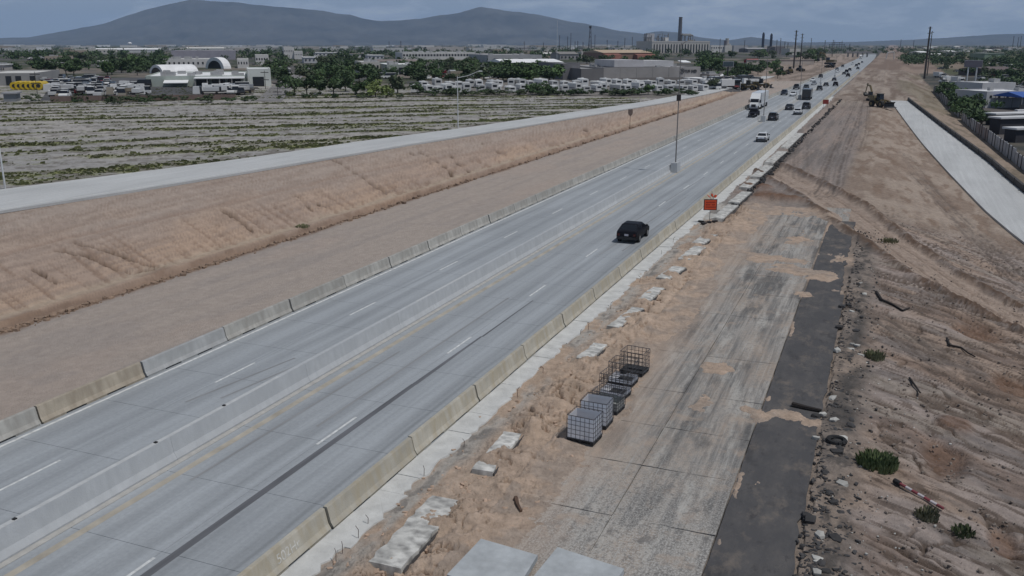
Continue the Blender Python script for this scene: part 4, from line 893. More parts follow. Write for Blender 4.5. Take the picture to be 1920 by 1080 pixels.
# weeds of the field: countless tufts in bands
def weeds():
    rnd = np.random.default_rng(5); x = rnd.uniform(-205, -58, 420000); y = rnd.uniform(45, 255, x.size)
    g = weed_amount(x, y); xf = np.interp(y, *XF); k = (x < xf - 1.0) & (rnd.random(x.size) < g * .5 * np.clip(1.5 - np.hypot(x, y) / 300, .25, 1)); x, y = x[k], y[k]
    n = x.size; z = gz(x, y); h = rnd.uniform(.04, .17, n) * (1 + 1.0 * (rnd.random(n) > .95)); a = rnd.uniform(0, 3.14, n); wd = h * rnd.uniform(.8, 1.7, n)
    V = []; 
    for da in (0, 1.2):
        ca, sa = np.cos(a + da) * wd, np.sin(a + da) * wd
        V += [np.stack([x - ca, y - sa, z - .03], -1), np.stack([x + ca, y + sa, z - .03], -1), np.stack([x + ca * .8 + .1, y + sa * .8, z + h], -1), np.stack([x - ca * .7 + .05, y - sa * .7, z + h * .8], -1)]
    V = np.stack(V, 1).reshape(-1, 3); f = np.arange(n * 8).reshape(-1, 4)
    me = bpy.data.meshes.new('weeds'); me.vertices.add(len(V)); me.vertices.foreach_set('co', V.astype(np.float32).ravel()); me.loops.add(n * 8); me.loops.foreach_set('vertex_index', f.ravel().astype(np.int32)); me.polygons.add(n * 2)
    me.polygons.foreach_set('loop_start', np.arange(0, n * 8, 4, dtype=np.int32)); me.polygons.foreach_set('loop_total', np.full(n * 2, 4, np.int32)); me.update(); me.validate()
    me.materials.append(mat('weed green', (.19, .2, .085), .9, .35, .12)); tag(ob('weeds', me), kind='stuff'); return n
weeds()
# ------------------------------------------------------------------ vehicles
m_glass = mat('dark window glass', (.012, .014, .017), .08, .05); m_tyre = mat('tyre rubber', (.018, .018, .018), .9, .1); m_rim = mat('alloy rim', (.30, .30, .31), .35, .05, metal=.7)
m_hl = mat('headlight lens', (.55, .56, .58), .1, .03); m_tl = mat('tail light lens', (.06, .005, .005), .2, .05); m_plate = mat('plate', (.5, .48, .52), .5, .1); m_trim = mat('black trim', (.02, .02, .022), .6, .1)
def paint(name, c, metal=.0, rough=.28): return mat(name, c, rough, .03, metal=metal, coat=.4)
PT = {'black': mat('black paint', (.005, .005, .009), .5, .03, spec=.25), 'white': paint('white paint', (.70, .71, .71)), 'silver': paint('silver paint', (.36, .37, .38), .3), 'grey': paint('dark grey paint', (.055, .06, .066), .2), 'blue': paint('navy paint', (.012, .016, .03)), 'charcoal': paint('charcoal paint', (.03, .031, .034), .1),
      'red': paint('red paint', (.16, .012, .012)), 'tan': paint('tan paint', (.30, .26, .2)), 'yellow': paint('machine yellow', (.50, .29, .03), rough=.5), 'olive': paint('dull machine ochre', (.13, .095, .035), rough=.6), 'offwhite': paint('cream white paint', (.62, .61, .56))}
CARS = {'hatch': dict(L=4.5, W=1.86, low=[(2.1, .3), (2.25, .55), (2.1, .8), (1.15, .97), (-1.9, 1.04), (-2.15, .95), (-2.25, .6), (-2.18, .3)], gb=(1.25, -2.05, .98), gt=(.25, -1.1, 1.44), wb=1.33, wr=.35),
        'sedan': dict(L=4.8, W=1.84, low=[(2.38, .32), (2.4, .58), (2.25, .74), (1.15, .93), (-1.75, .98), (-2.25, .97), (-2.4, .82), (-2.38, .32)], gb=(1.2, -1.85, .93), gt=(.35, -1.05, 1.44), wb=1.4, wr=.33),
        'suv': dict(L=4.75, W=1.92, low=[(2.32, .34), (2.37, .66), (2.25, .92), (1.1, 1.05), (-2.2, 1.1), (-2.34, .95), (-2.37, .6), (-2.33, .34)], gb=(1.2, -2.24, 1.05), gt=(.35, -1.72, 1.68), wb=1.4, wr=.37),
        'pickup': dict(L=5.8, W=2.0, low=[(2.85, .45), (2.9, .75), (2.8, 1.02), (1.35, 1.16), (-.95, 1.18), (-.98, 1.22), (-2.88, 1.2), (-2.9, .5), (-2.85, .45)], gb=(1.45, -.95, 1.16), gt=(.75, -.75, 1.86), wb=1.8, wr=.41),
        'van': dict(L=5.4, W=2.0, low=[(2.65, .38), (2.7, .8), (2.5, 1.05), (2.0, 1.2), (-2.65, 1.22), (-2.7, .6), (-2.66, .38)], gb=(2.1, -2.66, 1.2), gt=(1.3, -2.55, 2.25), wb=1.7, wr=.37)}
PC = {}
def cm(key, fn):
    if key not in PC: PC[key] = fn()
    return PC[key]
def car_body(k):
    c = CARS[k]; L_, W = c['L'], c['W'] / 2; mb = MB()
    wf = lambda y, z: (1 - .075 * ((abs(y) / (L_ / 2)) ** 5)) * (1 - .05 * ((z - .62) / .5) ** 2)
    n = len(c['low']); P_ = c['low']; V = []
    for sx in (-1, -.82, .82, 1):
        for (y, z) in P_: V.append((sx * W * wf(y, z), y, z + (.0 if abs(sx) == 1 else (.035 if z > .8 else 0))))
    fs = []
    for a in range(3):
        for i in range(n): fs.append((a * n + i, a * n + (i + 1) % n, (a + 1) * n + (i + 1) % n, (a + 1) * n + i))
    fs += [tuple(range(n - 1, -1, -1)), tuple(range(3 * n, 4 * n))]
    mb.add(V, fs)
    y0, y1, z0 = c['gb']; t0_, t1_, z1 = c['gt']; wb_, wt = W * .93, W * .74
    g = [(-wb_, y0, z0), (wb_, y0, z0), (wb_, y1, z0), (-wb_, y1, z0), (-wt, t0_, z1), (wt, t0_, z1), (wt, t1_, z1), (-wt, t1_, z1)]
    r = [(-wt * .8, t0_ - .15, z1 + .04), (wt * .8, t0_ - .15, z1 + .04), (wt * .8, t1_ + .15, z1 + .04), (-wt * .8, t1_ + .15, z1 + .04)]
    mb.add(g + r, [(0, 1, 5, 4), (1, 2, 6, 5), (2, 3, 7, 6), (3, 0, 4, 7), (4, 5, 9, 8), (5, 6, 10, 9), (6, 7, 11, 10), (7, 4, 8, 11), (8, 9, 10, 11), (3, 2, 1, 0)])
    me = mb.mesh('body', m_trim); bm = bmesh.new(); bm.from_mesh(me); bmesh.ops.remove_doubles(bm, verts=bm.verts, dist=.001)
    bmesh.ops.bevel(bm, geom=[e for e in bm.edges if len(e.link_faces) == 2 and e.calc_face_angle(0) > .45], offset=.045, segments=2, affect='EDGES', clamp_overlap=True); bm.to_mesh(me); bm.free(); return me
def car_glass(k, which):
    c = CARS[k]; W = c['W'] / 2; y0, y1, z0 = c['gb']; t0_, t1_, z1 = c['gt']; wb_, wt = W * .93, W * .74
    q = {'windshield': [(-wb_, y0, z0), (wb_, y0, z0), (wt, t0_, z1), (-wt, t0_, z1)], 'rear_window': [(wb_, y1, z0), (-wb_, y1, z0), (-wt, t1_, z1), (wt, t1_, z1)],
         'r': [(wb_, y0, z0), (wb_, y1, z0), (wt, t1_, z1), (wt, t0_, z1)], 'l': [(-wb_, y1, z0), (-wb_, y0, z0), (-wt, t0_, z1), (-wt, t1_, z1)]}[which[0] if which[0] in 'lr' and len(which) == 2 else which]
    q = [Vector(p) for p in q]; U = lambda a, b: q[0].lerp(q[1], a).lerp(q[3].lerp(q[2], a), b)
    if len(which) == 2: a0, a1 = ((.05, .47) if (which[1] == '0') else (.53, .94)); b0, b1 = .1, .88
    else: a0, a1, b0, b1 = .06, .94, .1, .93
    return MB().slab([U(a0, b0), U(a1, b0), U(a1, b1), U(a0, b1)], .014).mesh('window', m_glass)
def whl(r, wd=.24):
    return MB().tube((-wd / 2, 0, 0), (wd / 2, 0, 0), r, n=14).mesh('tyre', m_tyre)
def rimm(r, wd=.25):
    return MB().tube((-wd / 2 - .006, 0, 0), (wd / 2 + .006, 0, 0), r * .62, n=10).mesh('rim', m_rim)
def car(k, col_, lab, x, y, rz, cat=None, group='vehicles on the freeway', name=None, z=0.005, detail=True):
    c = CARS[k]; W = c['W'] / 2; L2 = c['L'] / 2
    t = thing(name or {'sedan': 'car', 'suv': 'suv', 'hatch': 'hatchback', 'pickup': 'pickup_truck', 'van': 'van'}[k], lab, cat or {'sedan': 'car', 'suv': 'car', 'hatch': 'car', 'pickup': 'pickup truck', 'van': 'van'}[k], (x, y, z), rz, group)
    ob('body', cm(k + 'b', lambda: car_body(k)), t, mat=PT[col_])
    for w_, nm in (('windshield', 'windshield'), ('rear_window', 'rear_window'), ('r0', 'side_window'), ('r1', 'side_window'), ('l0', 'side_window'), ('l1', 'side_window')):
        if k == 'van' and w_ in ('r0', 'l1') and not detail: continue
        ob(nm, cm(k + w_, lambda: car_glass(k, w_)), t)
    for sx in (-1, 1):
        for sy in (-1, 1):
            wl = ob('wheel', cm(k + 'w', lambda: whl(c['wr'])), t, (sx * (W - .12), sy * c['wb'], c['wr']))
            if detail: ob('rim', cm(k + 'r', lambda: rimm(c['wr'])), wl)
        zf = c['low'][1][1] + .05
        ob('headlight', cm(k + 'h', lambda: MB().box((0, 0, 0), (.38, .12, .13)).mesh('headlight', m_hl)), t, (sx * (W - .34), L2 - .06, zf))
        ob('tail_light', cm(k + 't', lambda: MB().box((0, 0, 0), (.22, .1, .2)).mesh('tail_light', m_tl)), t, (sx * (W - .26), -L2 + .03, zf + .12))
        if detail: ob('mirror', cm('mir', lambda: MB().box((0, 0, 0), (.2, .1, .14), top=.8).mesh('mirror', m_trim)), t, (sx * (W + .04), c['gb'][0] - .45, c['gb'][2] + .1))
    ob('license_plate', cm('lp', lambda: MB().box((0, 0, 0), (.34, .02, .17)).mesh('license_plate', m_plate)), t, (0, -L2 - .005, .72 if k != 'sedan' else .68))
    if detail: ob('bumper', cm(k + 'bm', lambda: MB().box((0, 0, 0), (W * 1.8, .1, .2), top=.97).mesh('bumper', m_trim)), t, (0, -L2 - .01, .45))
    return t
def yrow(px, py): return P(px, py)[1]
A_, B_ = -22.2, -18.75; O1, O2 = -30.6, -27.3
CL = [('hatch', 'black', 'black hatchback alone in the right lane nearest the camera', B_, yrow(1176, 457), 1), ('sedan', 'white', 'white sedan in the right lane right of the tall pole', B_, yrow(1429, 267), 1),
      ('pickup', 'black', 'black pickup truck driving just ahead of the white semi truck', O2, yrow(1416, 221), 0), ('suv', 'charcoal', 'dark grey car left lane, right of the black pickup truck', A_, yrow(1454, 227), 1),
      ('sedan', 'grey', 'dark grey car between the white semi truck and the boxy dark truck', A_, yrow(1486, 207), 1), ('suv', 'charcoal', 'dark suv close behind the boxy dark truck in the right lane', B_ + .2, yrow(1513, 205), 1),
      ('sedan', 'white', 'white car with dark rear window at the left of the dark suv', B_, yrow(1502, 216), 1), ('suv', 'blue', 'dark oncoming car beyond the white semi truck, left of the white oncoming car', O1, yrow(1480, 179), 0),
      ('sedan', 'white', 'white oncoming sedan behind the thin median pole', O2, yrow(1496, 181), 0), ('pickup', 'charcoal', 'dark oncoming pickup truck just above the white oncoming sedan', O1, yrow(1500, 168), 0),
      ('suv', 'grey', 'dark oncoming suv directly beyond the boxy dark truck', O2, yrow(1520, 168), 0), ('suv', 'charcoal', 'dark suv right of the boxy dark truck, in the left lane', A_, yrow(1547, 170), 1),
      ('sedan', 'charcoal', 'dark car just beyond the dark suv right of the boxy truck', A_, yrow(1556, 162), 1), ('suv', 'black', 'black suv farthest right in the right lane, before the queue', B_, yrow(1573, 162), 1),
      ('sedan', 'charcoal', 'dark rounded car above the black suv, last before the queue', A_, yrow(1571, 152), 1), ('sedan', 'white', 'white oncoming car, upper one of the pair above the dark oncoming suv', O1, yrow(1537, 153), 0),
      ('sedan', 'silver', 'pale oncoming car, lower one of the pair above the dark oncoming suv', O2, yrow(1536, 160), 0), ('suv', 'black', 'dark oncoming car with white glare, beyond the pale pair', O1, yrow(1546, 146), 0),
      ('sedan', 'grey', 'dark oncoming car far away above a white one', O1, yrow(1572, 131), 0), ('sedan', 'white', 'tiny white oncoming car far away below a dark one', O2, yrow(1574, 136), 0), ('suv', 'charcoal', 'dark oncoming car farthest but one on the left carriageway', O1, yrow(1577, 126), 0),
      ('suv', 'white', 'white oncoming car far away short of the distant white truck', O2, yrow(1595, 121), 0)]
for i, (px, py) in enumerate(((1581, 144), (1588, 140), (1591, 137), (1597, 133), (1600, 130), (1604, 125), (1608, 122), (1619, 118))):
    CL.append((('suv', 'sedan', 'pickup')[i % 3], ('black', 'charcoal', 'black', 'blue')[i % 4], f'{ORD[i]} dark car from the near end of the far queue in the outbound lanes', A_ if i % 4 else B_, yrow(px, py), 1))
for k, c, lab, x, y, d in CL:
    t = car(k, c, lab, x, y + CARS[k]['L'] / 2 * (1 if d else 1), 0 if d else math.pi, detail=y < 320)
def semi(x, y, rz, lab, white=True, trailer=True):
    p = PT['white'] if white else PT['charcoal']
    t = thing('semi_truck', lab, 'truck', (x, y, .005), rz, 'vehicles on the freeway')
    cb = MB()
    prof = [(3.3, .55), (3.35, 1.15), (3.15, 1.55), (1.95, 1.8), (1.45, 2.75), (.9, 3.0), (-.6, 4.0), (-1.1, 4.0), (-1.1, .6)]
    cb.prism(prof, -1.2, 1.2, wf=lambda y_, z_: (.80 if y_ > 1.9 else 1.0) * (.93 if z_ > 3.2 else 1)); cb.build('cab', p, t)
    MB().slab([(-1.0, 1.93, 1.86), (1.0, 1.93, 1.86), (1.0, 1.5, 2.68), (-1.0, 1.5, 2.68)], .03).build('windshield', m_glass, t)
    for s in (-1, 1):
        MB().box((s * 1.2, .95, 2.2), (.03, .9, .75)).build('side_window', m_glass, t); MB().box((s * 1.42, 1.3, 2.1), (.2, .15, .75)).build('mirror', m_trim, t)
        MB().box((s * .72, 3.28, 1.05), (.36, .12, .24)).build('headlight', m_hl, t)
        for yy in (2.3, -2.1, -3.4, -13.2, -14.5) if trailer else (2.3, -2.1, -3.4):
            ob('wheel', cm('sw', lambda: MB().tube((-.16, 0, 0), (.16, 0, 0), .52, n=14).mesh('wheel', m_tyre)), t, (s * 1.02, yy, .52))
    MB().box((0, 3.36, 1.1), (1.1, .05, .7)).build('grille', m_trim, t); MB().box((0, 3.45, .62), (2.1, .2, .3)).build('bumper', m_rim if white else m_trim, t)
    MB().box((0, -2.6, .85), (1.0, 4.0, .3)).build('chassis', m_trim, t)
    if trailer:
        tr = MB().box((0, -8.6, 2.6), (2.56, 14.0, 2.85)).build('trailer', PT['white'] if white else PT['grey'], t)
        MB().box((0, -8.6, 1.1), (2.3, 13.6, .12)).build('trailer_floor', m_trim, tr)
        for s in (-1, 1): MB().box((s * 1.15, -9, .8), (.05, 5, .6)).build('side_skirt', PT['silver'], tr)
        MB().box((0, -15.62, 2.6), (2.4, .04, 2.6)).build('rear_door', PT['silver'], tr)
    return t
semi(O1 + .3, yrow(1417, 207) + 3.4, math.pi, 'white semi truck with tall box trailer coming towards the camera')
semi(O1, yrow(1612, 110) + 3.4, math.pi, 'tiny white truck at the far vanishing end of the left carriageway')
t = thing('box_truck', 'boxy dark truck with a grey rear seen from behind in the left outbound lane', 'truck', (A_ + .5, yrow(1519, 188) + 4.2, .005), 0, 'vehicles on the freeway')
MB().box((0, -1.0, 2.0), (2.5, 6.2, 2.4)).build('box', PT['grey'], t); MB().box((0, -4.13, 2.1), (2.2, .06, 1.9)).build('rear_door', PT['charcoal'], t); MB().box((0, -4.1, 3.1), (2.5, .1, .22)).build('top_rail', PT['silver'], t)
MB().prism([(4.2, .6), (4.2, 1.5), (3.6, 2.5), (2.3, 2.6), (2.3, .6)], -1.1, 1.1).build('cab', PT['charcoal'], t); MB().box((0, 0, .75), (1.1, 8, .3)).build('chassis', m_trim, t)
MB().box((0, -4.2, .7), (2.4, .12, .5)).build('mud_flap', m_trim, t)
for s in (-1, 1):
    for yy in (3.2, -2.2, -3.4): ob('wheel', PC['sw'], t, (s * .98, yy, .5))
    MB().box((s * .95, -4.22, 1.0), (.25, .08, .18)).build('tail_light', m_tl, t)
# ------------------------------------------------------------------ machines
m_ochre = PT['olive']; m_yelm = PT['yellow']
def wheel_big(r, wd): return MB().tube((-wd / 2, 0, 0), (wd / 2, 0, 0), r, n=14).mesh('tyre', m_tyre)
def loader(px, py, rz, lab, z=None, m=None):
    x, y, z = G(px, py) if z is None else (*P(px, py, z), z); m = m or m_ochre
    t = thing('wheel_loader', lab, 'loader', (x, y, z), rz, 'yellow machines on the works')
    MB().prism([(-3.2, .9), (-3.2, 2.2), (-1.2, 2.35), (-.9, 1.0)], -.95, .95).build('engine_hood', m, t); MB().box((0, .2, 1.2), (1.3, 3.4, .7)).build('frame', m, t)
    c = MB().box((0, -.35, 2.6), (1.4, 1.4, 1.6), top=.88).build('cab', m_glass, t); MB().box((0, -.35, 3.46), (1.55, 1.6, .12)).build('cab_roof', m, c)
    for s in (-1, 1):
        MB().path([(s * .5, .6, 1.9), (s * .55, 2.4, 1.7), (s * .5, 3.3, .7)], [.16, .18, .14], 6).build('lift_arm', m, t)
        for yy in (-1.9, 1.6):
            w_ = ob('wheel', cm('lw', lambda: wheel_big(.85, .6)), t, (s * 1.15, yy, .85)); ob('rim', cm('lr', lambda: MB().tube((-.31, 0, 0), (.31, 0, 0), .42, n=10).mesh('rim', m)), w_)
    MB().prism([(3.2, .15), (4.5, .1), (4.3, .25), (3.5, .4), (3.4, 1.1), (3.9, 1.5), (3.7, 1.55), (3.15, 1.1)], -1.5, 1.5).build('bucket', m_trim, t)
    MB().tube((.5, -2.2, 2.3), (.5, -2.2, 3.0), .07).build('exhaust', m_trim, t)
    return t
def excavator(px, py, rz, lab, up=True, m=None, z=None, sc_=1.0):
    x, y, z = G(px, py) if z is None else (*P(px, py, z), z); m = m or m_ochre
    t = thing('excavator', lab, 'excavator', (x, y, z), rz, 'yellow machines on the works', sc_)
    for s in (-1, 1):
        MB().prism([(-2.2, .35), (-1.9, .05), (1.9, .05), (2.2, .35), (2.2, .65), (1.9, .95), (-1.9, .95), (-2.2, .65)], s * 1.15 - .3, s * 1.15 + .3).build('track', m_trim, t)
    MB().box((0, 0, .75), (1.6, 2.4, .5)).build('undercarriage', m_trim, t)
    MB().prism([(1.5, 1.1), (1.5, 1.9), (-1.4, 2.2), (-2.6, 2.1), (-2.7, 1.2)], -1.35, 1.35).build('engine_house', m, t)
    c = MB().box((-.8, .75, 2.3), (1.0, 1.6, 1.7), top=.88).build('cab', m_glass, t); MB().box((-.8, .75, 3.2), (1.05, 1.6, .1)).build('cab_roof', m, c)
    pts = [(.3, 1.0, 1.7), (.3, 3.2, 4.9), (.3, 5.6, 5.4)] if up else [(.3, 1.0, 1.7), (.3, 3.0, 4.2), (.3, 5.2, 3.6)]
    MB().path(pts, [.28, .34, .2], 6).build('boom', m, t); e = pts[-1]
    MB().path([(.3, e[1] - .6, e[2] + .4), (.3, e[1] + .5, e[2] - 2.8)], [.2, .14], 6).build('stick', m, t)
    MB().prism([(e[1] + .1, e[2] - 2.9), (e[1] + .9, e[2] - 2.7), (e[1] + .9, e[2] - 3.5), (e[1], e[2] - 4.0), (e[1] - .4, e[2] - 3.4)], -.25, .85).build('bucket', m_trim, t)
    MB().tube((.3, 1.6, 1.6), (.3, 2.9, 3.9), .09).build('hydraulic_ram', m_rim, t)
    return t
excavator(1637, 190, R(30), 'excavator with raised boom beside the top of the concrete ramp', sc_=.85)
loader(1650, 201, R(-140), 'wheel loader standing in front of the excavator at the top of the ramp')
loader(1404, 169, R(-100), 'yellow wheel loader, left one of two on the left works', m=m_ochre); loader(1428, 165, R(-95), 'yellow wheel loader, right one of two on the left works', m=m_ochre)
t = excavator(1556, 121, R(70), 'distant dark excavator digging above the left works', z=1.0, sc_=1.6)
x, y, z = G(1379, 165); t = thing('water_truck', 'dark tractor truck with white cab front beside the two yellow loaders', 'truck', (x, y, z), math.pi + .3)
MB().box((0, 2.6, 1.9), (2.4, 2.0, 2.4), top=.9).build('cab', PT['charcoal'], t); MB().box((0, 2.6, 3.15), (2.5, 1.9, .16)).build('cab_roof', PT['white'], t); MB().box((0, 3.62, 2.2), (2.0, .05, .9)).build('windshield', m_glass, t)
MB().box((0, -1.2, 1.2), (2.3, 6, .4)).build('bed', m_trim, t); MB().tube((-.8, -1.0, 2.1), (-.8, -4.0, 2.1), .8, n=10).build('tank', PT['charcoal'], t)
for s in (-1, 1):
    MB().box((s * 1.1, 3.6, 1.2), (.16, .16, 2.2)).build('grab_post', PT['white'], t)
    for yy in (2.6, -2.2, -3.4): ob('wheel', PC['sw'], t, (s * 1.0, yy, .5))
for i, (px, py) in enumerate(((1466, 140), (1500, 134), (1480, 137), (1556, 127))):
    loader(px, py, R(-60 + 40 * i), f'small far machine, {ORD[i]} from the left along the dirt left of the traffic', m=m_trim if i % 2 else m_ochre)
# ------------------------------------------------------------------ the town beyond: yards, buildings
GR = R(38)                                                # street grid: local x runs south, local y runs east
m_lot = mat('dark yard asphalt', (.075, .074, .076), .9, .3, .08); m_street = mat('street asphalt', (.20, .19, .185), .9, .15, .1)
def poly_ground(name, px, m, dz=.06, n=8):
    pts = [G(a, b) for a, b in px]
    k = len(pts) // 2; Lf = pts[:k]; Rt = pts[k:][::-1]; mb = MB()
    for i in range(k - 1):
        for j in range(n):
            def at(s, t): a = Vector(Lf[i]).lerp(Vector(Lf[i + 1]), t); b = Vector(Rt[i]).lerp(Vector(Rt[i + 1]), t); p = a.lerp(b, s); return (p.x, p.y, float(gz(p.x, p.y)) + dz)
            for s in range(n): mb.add([at(s / n, j / n), at((s + 1) / n, j / n), at((s + 1) / n, (j + 1) / n), at(s / n, (j + 1) / n)], [(0, 1, 2, 3)])
    return tag(mb.build(name, m), kind='structure')
poly_ground('parking_lot', [(75, 189), (110, 146), (275, 146), (450, 186)], m_lot, .05)
poly_ground('parking_lot', [(765, 180), (790, 152), (1330, 150), (1330, 176)], mat('gravel yard', (.17, .155, .14), .95, .3, .15), .05)
poly_ground('street', [(478, 190), (512, 160), (541, 146), (573, 124), (586, 124), (570, 142), (550, 162), (528, 190)], m_street, .09)
poly_ground('parking_lot', [(1335, 172), (1345, 155), (1440, 146), (1400, 170)], m_lot, .05)
poly_ground('parking_lot', [(1850, 262), (1800, 160), (1935, 150), (1990, 262)], mat('yard dirt', (.10, .088, .08), .95, .3, .1), .05)
m_wins = mat('dark window', (.02, .023, .028), .15, .05); m_unit = mat('roof unit metal', (.33, .33, .33), .6, .2, .5)
FOOT = []
MC = {}
def cmat(c, nm='wall'):
    k = tuple(c)
    if k not in MC: MC[k] = mat(nm + ' paint', c, .85, .10, .25)
    return MC[k]
boxm = MB().box((0, 0, .5), (1, 1, 1)).mesh('roof_unit', m_unit); winm = MB().box((0, 0, 0), (1, 1, 1)).mesh('window', m_wins)
def bld(lab, x0, x1, yb, yt, depth, wall, roof, name='building', cat='building', rt='flat', units=0, wins=None, doors=0, group=None, z=None, over=None, rot=0.0):
    if z is None: ax, ay, az = G(x0, yb)
    else: ax, ay = P(x0, yb, z); az = z
    zc = Q(ax, ay, az)[2]; h = (yb - yt) * zc / F / .965
    lo, hi = 0.5, 3000
    for _ in range(40):
        mid = (lo + hi) / 2
        if Q(ax + mid * math.cos(GR), ay + mid * math.sin(GR), az)[0] < x1: lo = mid
        else: hi = mid
    L_ = lo; t = thing(name, lab, cat, (ax, ay, az - .3), GR + rot, group); h += .3
    FOOT.append((ax + math.cos(GR) * L_ / 2 - math.sin(GR) * depth / 2, ay + math.sin(GR) * L_ / 2 + math.cos(GR) * depth / 2, math.hypot(L_, depth) * .5))
    wm, rm = cmat(wall), cmat(roof, 'roof')
    if rt == 'flat':
        mb = MB(); th = .35
        for c, d in (((L_ / 2, 0, h / 2), (L_, th, h)), ((L_ / 2, depth, h / 2), (L_, th, h)), ((0, depth / 2, h / 2), (th, depth - th, h)), ((L_, depth / 2, h / 2), (th, depth - th, h))): mb.box(c, d)
        mb.build('wall', wm, t); MB().box((L_ / 2, depth / 2, h - .45), (L_ - th, depth - th, .3)).build('roof', rm, t)
    elif rt == 'slab':
        MB().box((L_ / 2, depth / 2, h / 2 - .15), (L_, depth, h - .3)).build('wall', wm, t); MB().box((L_ / 2, depth / 2, h - .12), (L_ + .8, depth + .8, .35)).build('roof', rm, t)
    elif rt == 'gable':
        MB().box((L_ / 2, depth / 2, h * .36), (L_, depth, h * .72)).build('wall', wm, t)
        mb = MB(); mb.add([(-.4, -.5, h * .72), (-.4, depth + .5, h * .72), (-.4, depth / 2, h), (L_ + .4, -.5, h * .72), (L_ + .4, depth + .5, h * .72), (L_ + .4, depth / 2, h)], [(0, 2, 1), (3, 4, 5), (0, 3, 5, 2), (1, 2, 5, 4), (0, 1, 4, 3)]); mb.build('roof', rm, t)
    elif rt == 'quonset':
        n = 12; pr = [(depth / 2 - depth / 2 * math.cos(math.pi * i / n), h * math.sin(math.pi * i / n)) for i in range(n + 1)]
        MB().prism(pr, 0, L_).build('roof', rm, t); pr2 = [(depth / 2 - depth * .36 * math.cos(math.pi * i / n), h * .72 * math.sin(math.pi * i / n) + .01) for i in range(n + 1)]
        MB().prism(pr2, -.08, -.02).build('door', m_wins, t)  # dark panel paints the shade in the open arched end
    rnd = random.Random(int(x0 * 7 + yb))
    for i in range(units):
        s = rnd.uniform(1.2, 3.2); u = ob('roof_unit', boxm, t, (rnd.uniform(.05, .95) * L_, rnd.uniform(.05, .7) * depth, h - .32)); u.scale = (s, s, rnd.uniform(.8, 1.6))
    if wins:
        n, wz, ww, wh = wins
        for i in range(n):
            o = ob('window', winm, t, (L_ * (i + .5) / n, -.2, h * wz)); o.scale = (L_ / n * ww, .12, h * wh)
    for i in range(doors):
        o = ob('door', winm, t, (L_ * (i + .5) / doors + rnd.uniform(-1, 1), -.2, 1.7)); o.scale = (min(3.6, L_ / doors * .5), .1, 3.2)
    if over: over(t, L_, depth, h)
    return t, L_, h
W_, C_, G_, T_ = (.58, .57, .55), (.52, .50, .46), (.27, .265, .26), (.36, .30, .24)
RW, RC, RG = (.74, .74, .74), (.55, .54, .51), (.34, .33, .33)
bld('long grey metal warehouse at the left edge behind the yellow pipes', -40, 68, 161, 139, 40, G_, RC, name='warehouse', cat='warehouse', doors=5)
def bay(t, L_, d, h):
    MB().box((L_ * .74, -5, h - .5), (L_ * .5, 10, .3)).build('canopy', cmat(RW), t)
    for i in range(5): MB().box((L_ * (.5 + .12 * i), -9.6, h / 2 - .3), (.35, .35, h - .6)).build('canopy_post', cmat(G_), t)
    for i in range(3): o = ob('bay_shade', winm, t, (L_ * (.56 + .16 * i), -.2, h * .42)); o.scale = (L_ * .13, .12, h * .75)  # dark panels stand for the shade inside the open truck bay
    MB().slab([(L_ * .18, -5.5, h * .42), (L_ * .42, -5.5, h * .42), (L_ * .42, -.3, h * .6), (L_ * .18, -.3, h * .6)], .2).build('awning', cmat(RW), t)
bld('large pale green workshop with a white flat roof and a dark truck bay', 275, 462, 163, 144, 46, (.36, .40, .36), RW, name='workshop', cat='workshop', units=22, over=bay)
bld('white quonset hut with a dark arched end behind the pale green workshop', 306, 380, 139, 123, 15, W_, RW, name='quonset_hut', cat='quonset hut', rt='quonset', rot=R(28))
bld('long low white building behind the quonset hut', 305, 412, 127, 112, 40, W_, RC, units=10, wins=(12, .55, .35, .25))
bld('tall quonset hangar with a big dark arched mouth', 420, 438, 129, 109, 15, W_, RW, name='quonset_hangar', cat='hangar', rt='quonset', rot=R(42))
bld('white block beside the tall quonset hangar', 446, 466, 128, 112, 30, W_, RC, wins=(4, .6, .4, .25))
bld('wide lilac grey warehouse with a plain parapet, tallest on the left', 322, 440, 112, 96, 80, (.30, .29, .33), RG, name='warehouse', cat='warehouse', units=6)
bld('white block standing beside the left end of the side street', 466, 508, 162, 131, 20, (.56, .58, .55), RW, doors=1)
bld('white two storey block left of the side street head', 480, 504, 122, 104, 30, W_, RC, wins=(5, .6, .5, .2))
bld('stepped white tall block beyond the trees of the side street', 533, 552, 111, 90, 40, W_, RW, wins=(6, .7, .35, .1), units=4)
bld('lower white wing of the stepped tall block', 552, 568, 111, 97, 40, W_, RW, wins=(5, .6, .35, .12))
bld('cream corner building with dark windows left of the white roofed shop', 677, 712, 138, 117, 24, C_, RW, wins=(5, .6, .5, .22), units=3)
bld('low shop with a bright white roof amid trees', 726, 790, 140, 122, 40, (.34, .37, .34), (.8, .8, .8), units=7, doors=4)
bld('long brown roofed building behind the white roofed shop', 710, 788, 123, 113, 40, (.33, .31, .30), (.20, .165, .15), rt='gable', wins=(14, .35, .4, .2))
bld('long white office with a row of dark windows', 755, 890, 112, 99, 40, W_, RW, wins=(24, .62, .62, .26), units=14)
bld('plain light grey warehouse right of the long white office', 915, 1016, 118, 104, 60, (.36, .36, .37), RG, name='warehouse', cat='warehouse', units=4, doors=4)
bld('wide shed with a bright white gable roof left of the grey store', 945, 1056, 131, 113, 34, (.45, .44, .42), (.80, .80, .80), rt='gable', name='shed', cat='shed', doors=5)
def school(t, L_, d, h):
    for a, b, hh in ((-.02, .3, .55), (.62, 1.02, .5)):
        MB().prism([(-9, h * .12), (-8, h * hh), (-.3, h * (hh + .1)), (-.3, .2)], L_ * a, L_ * b).build('red_wing', cmat((.24, .10, .075)), t)
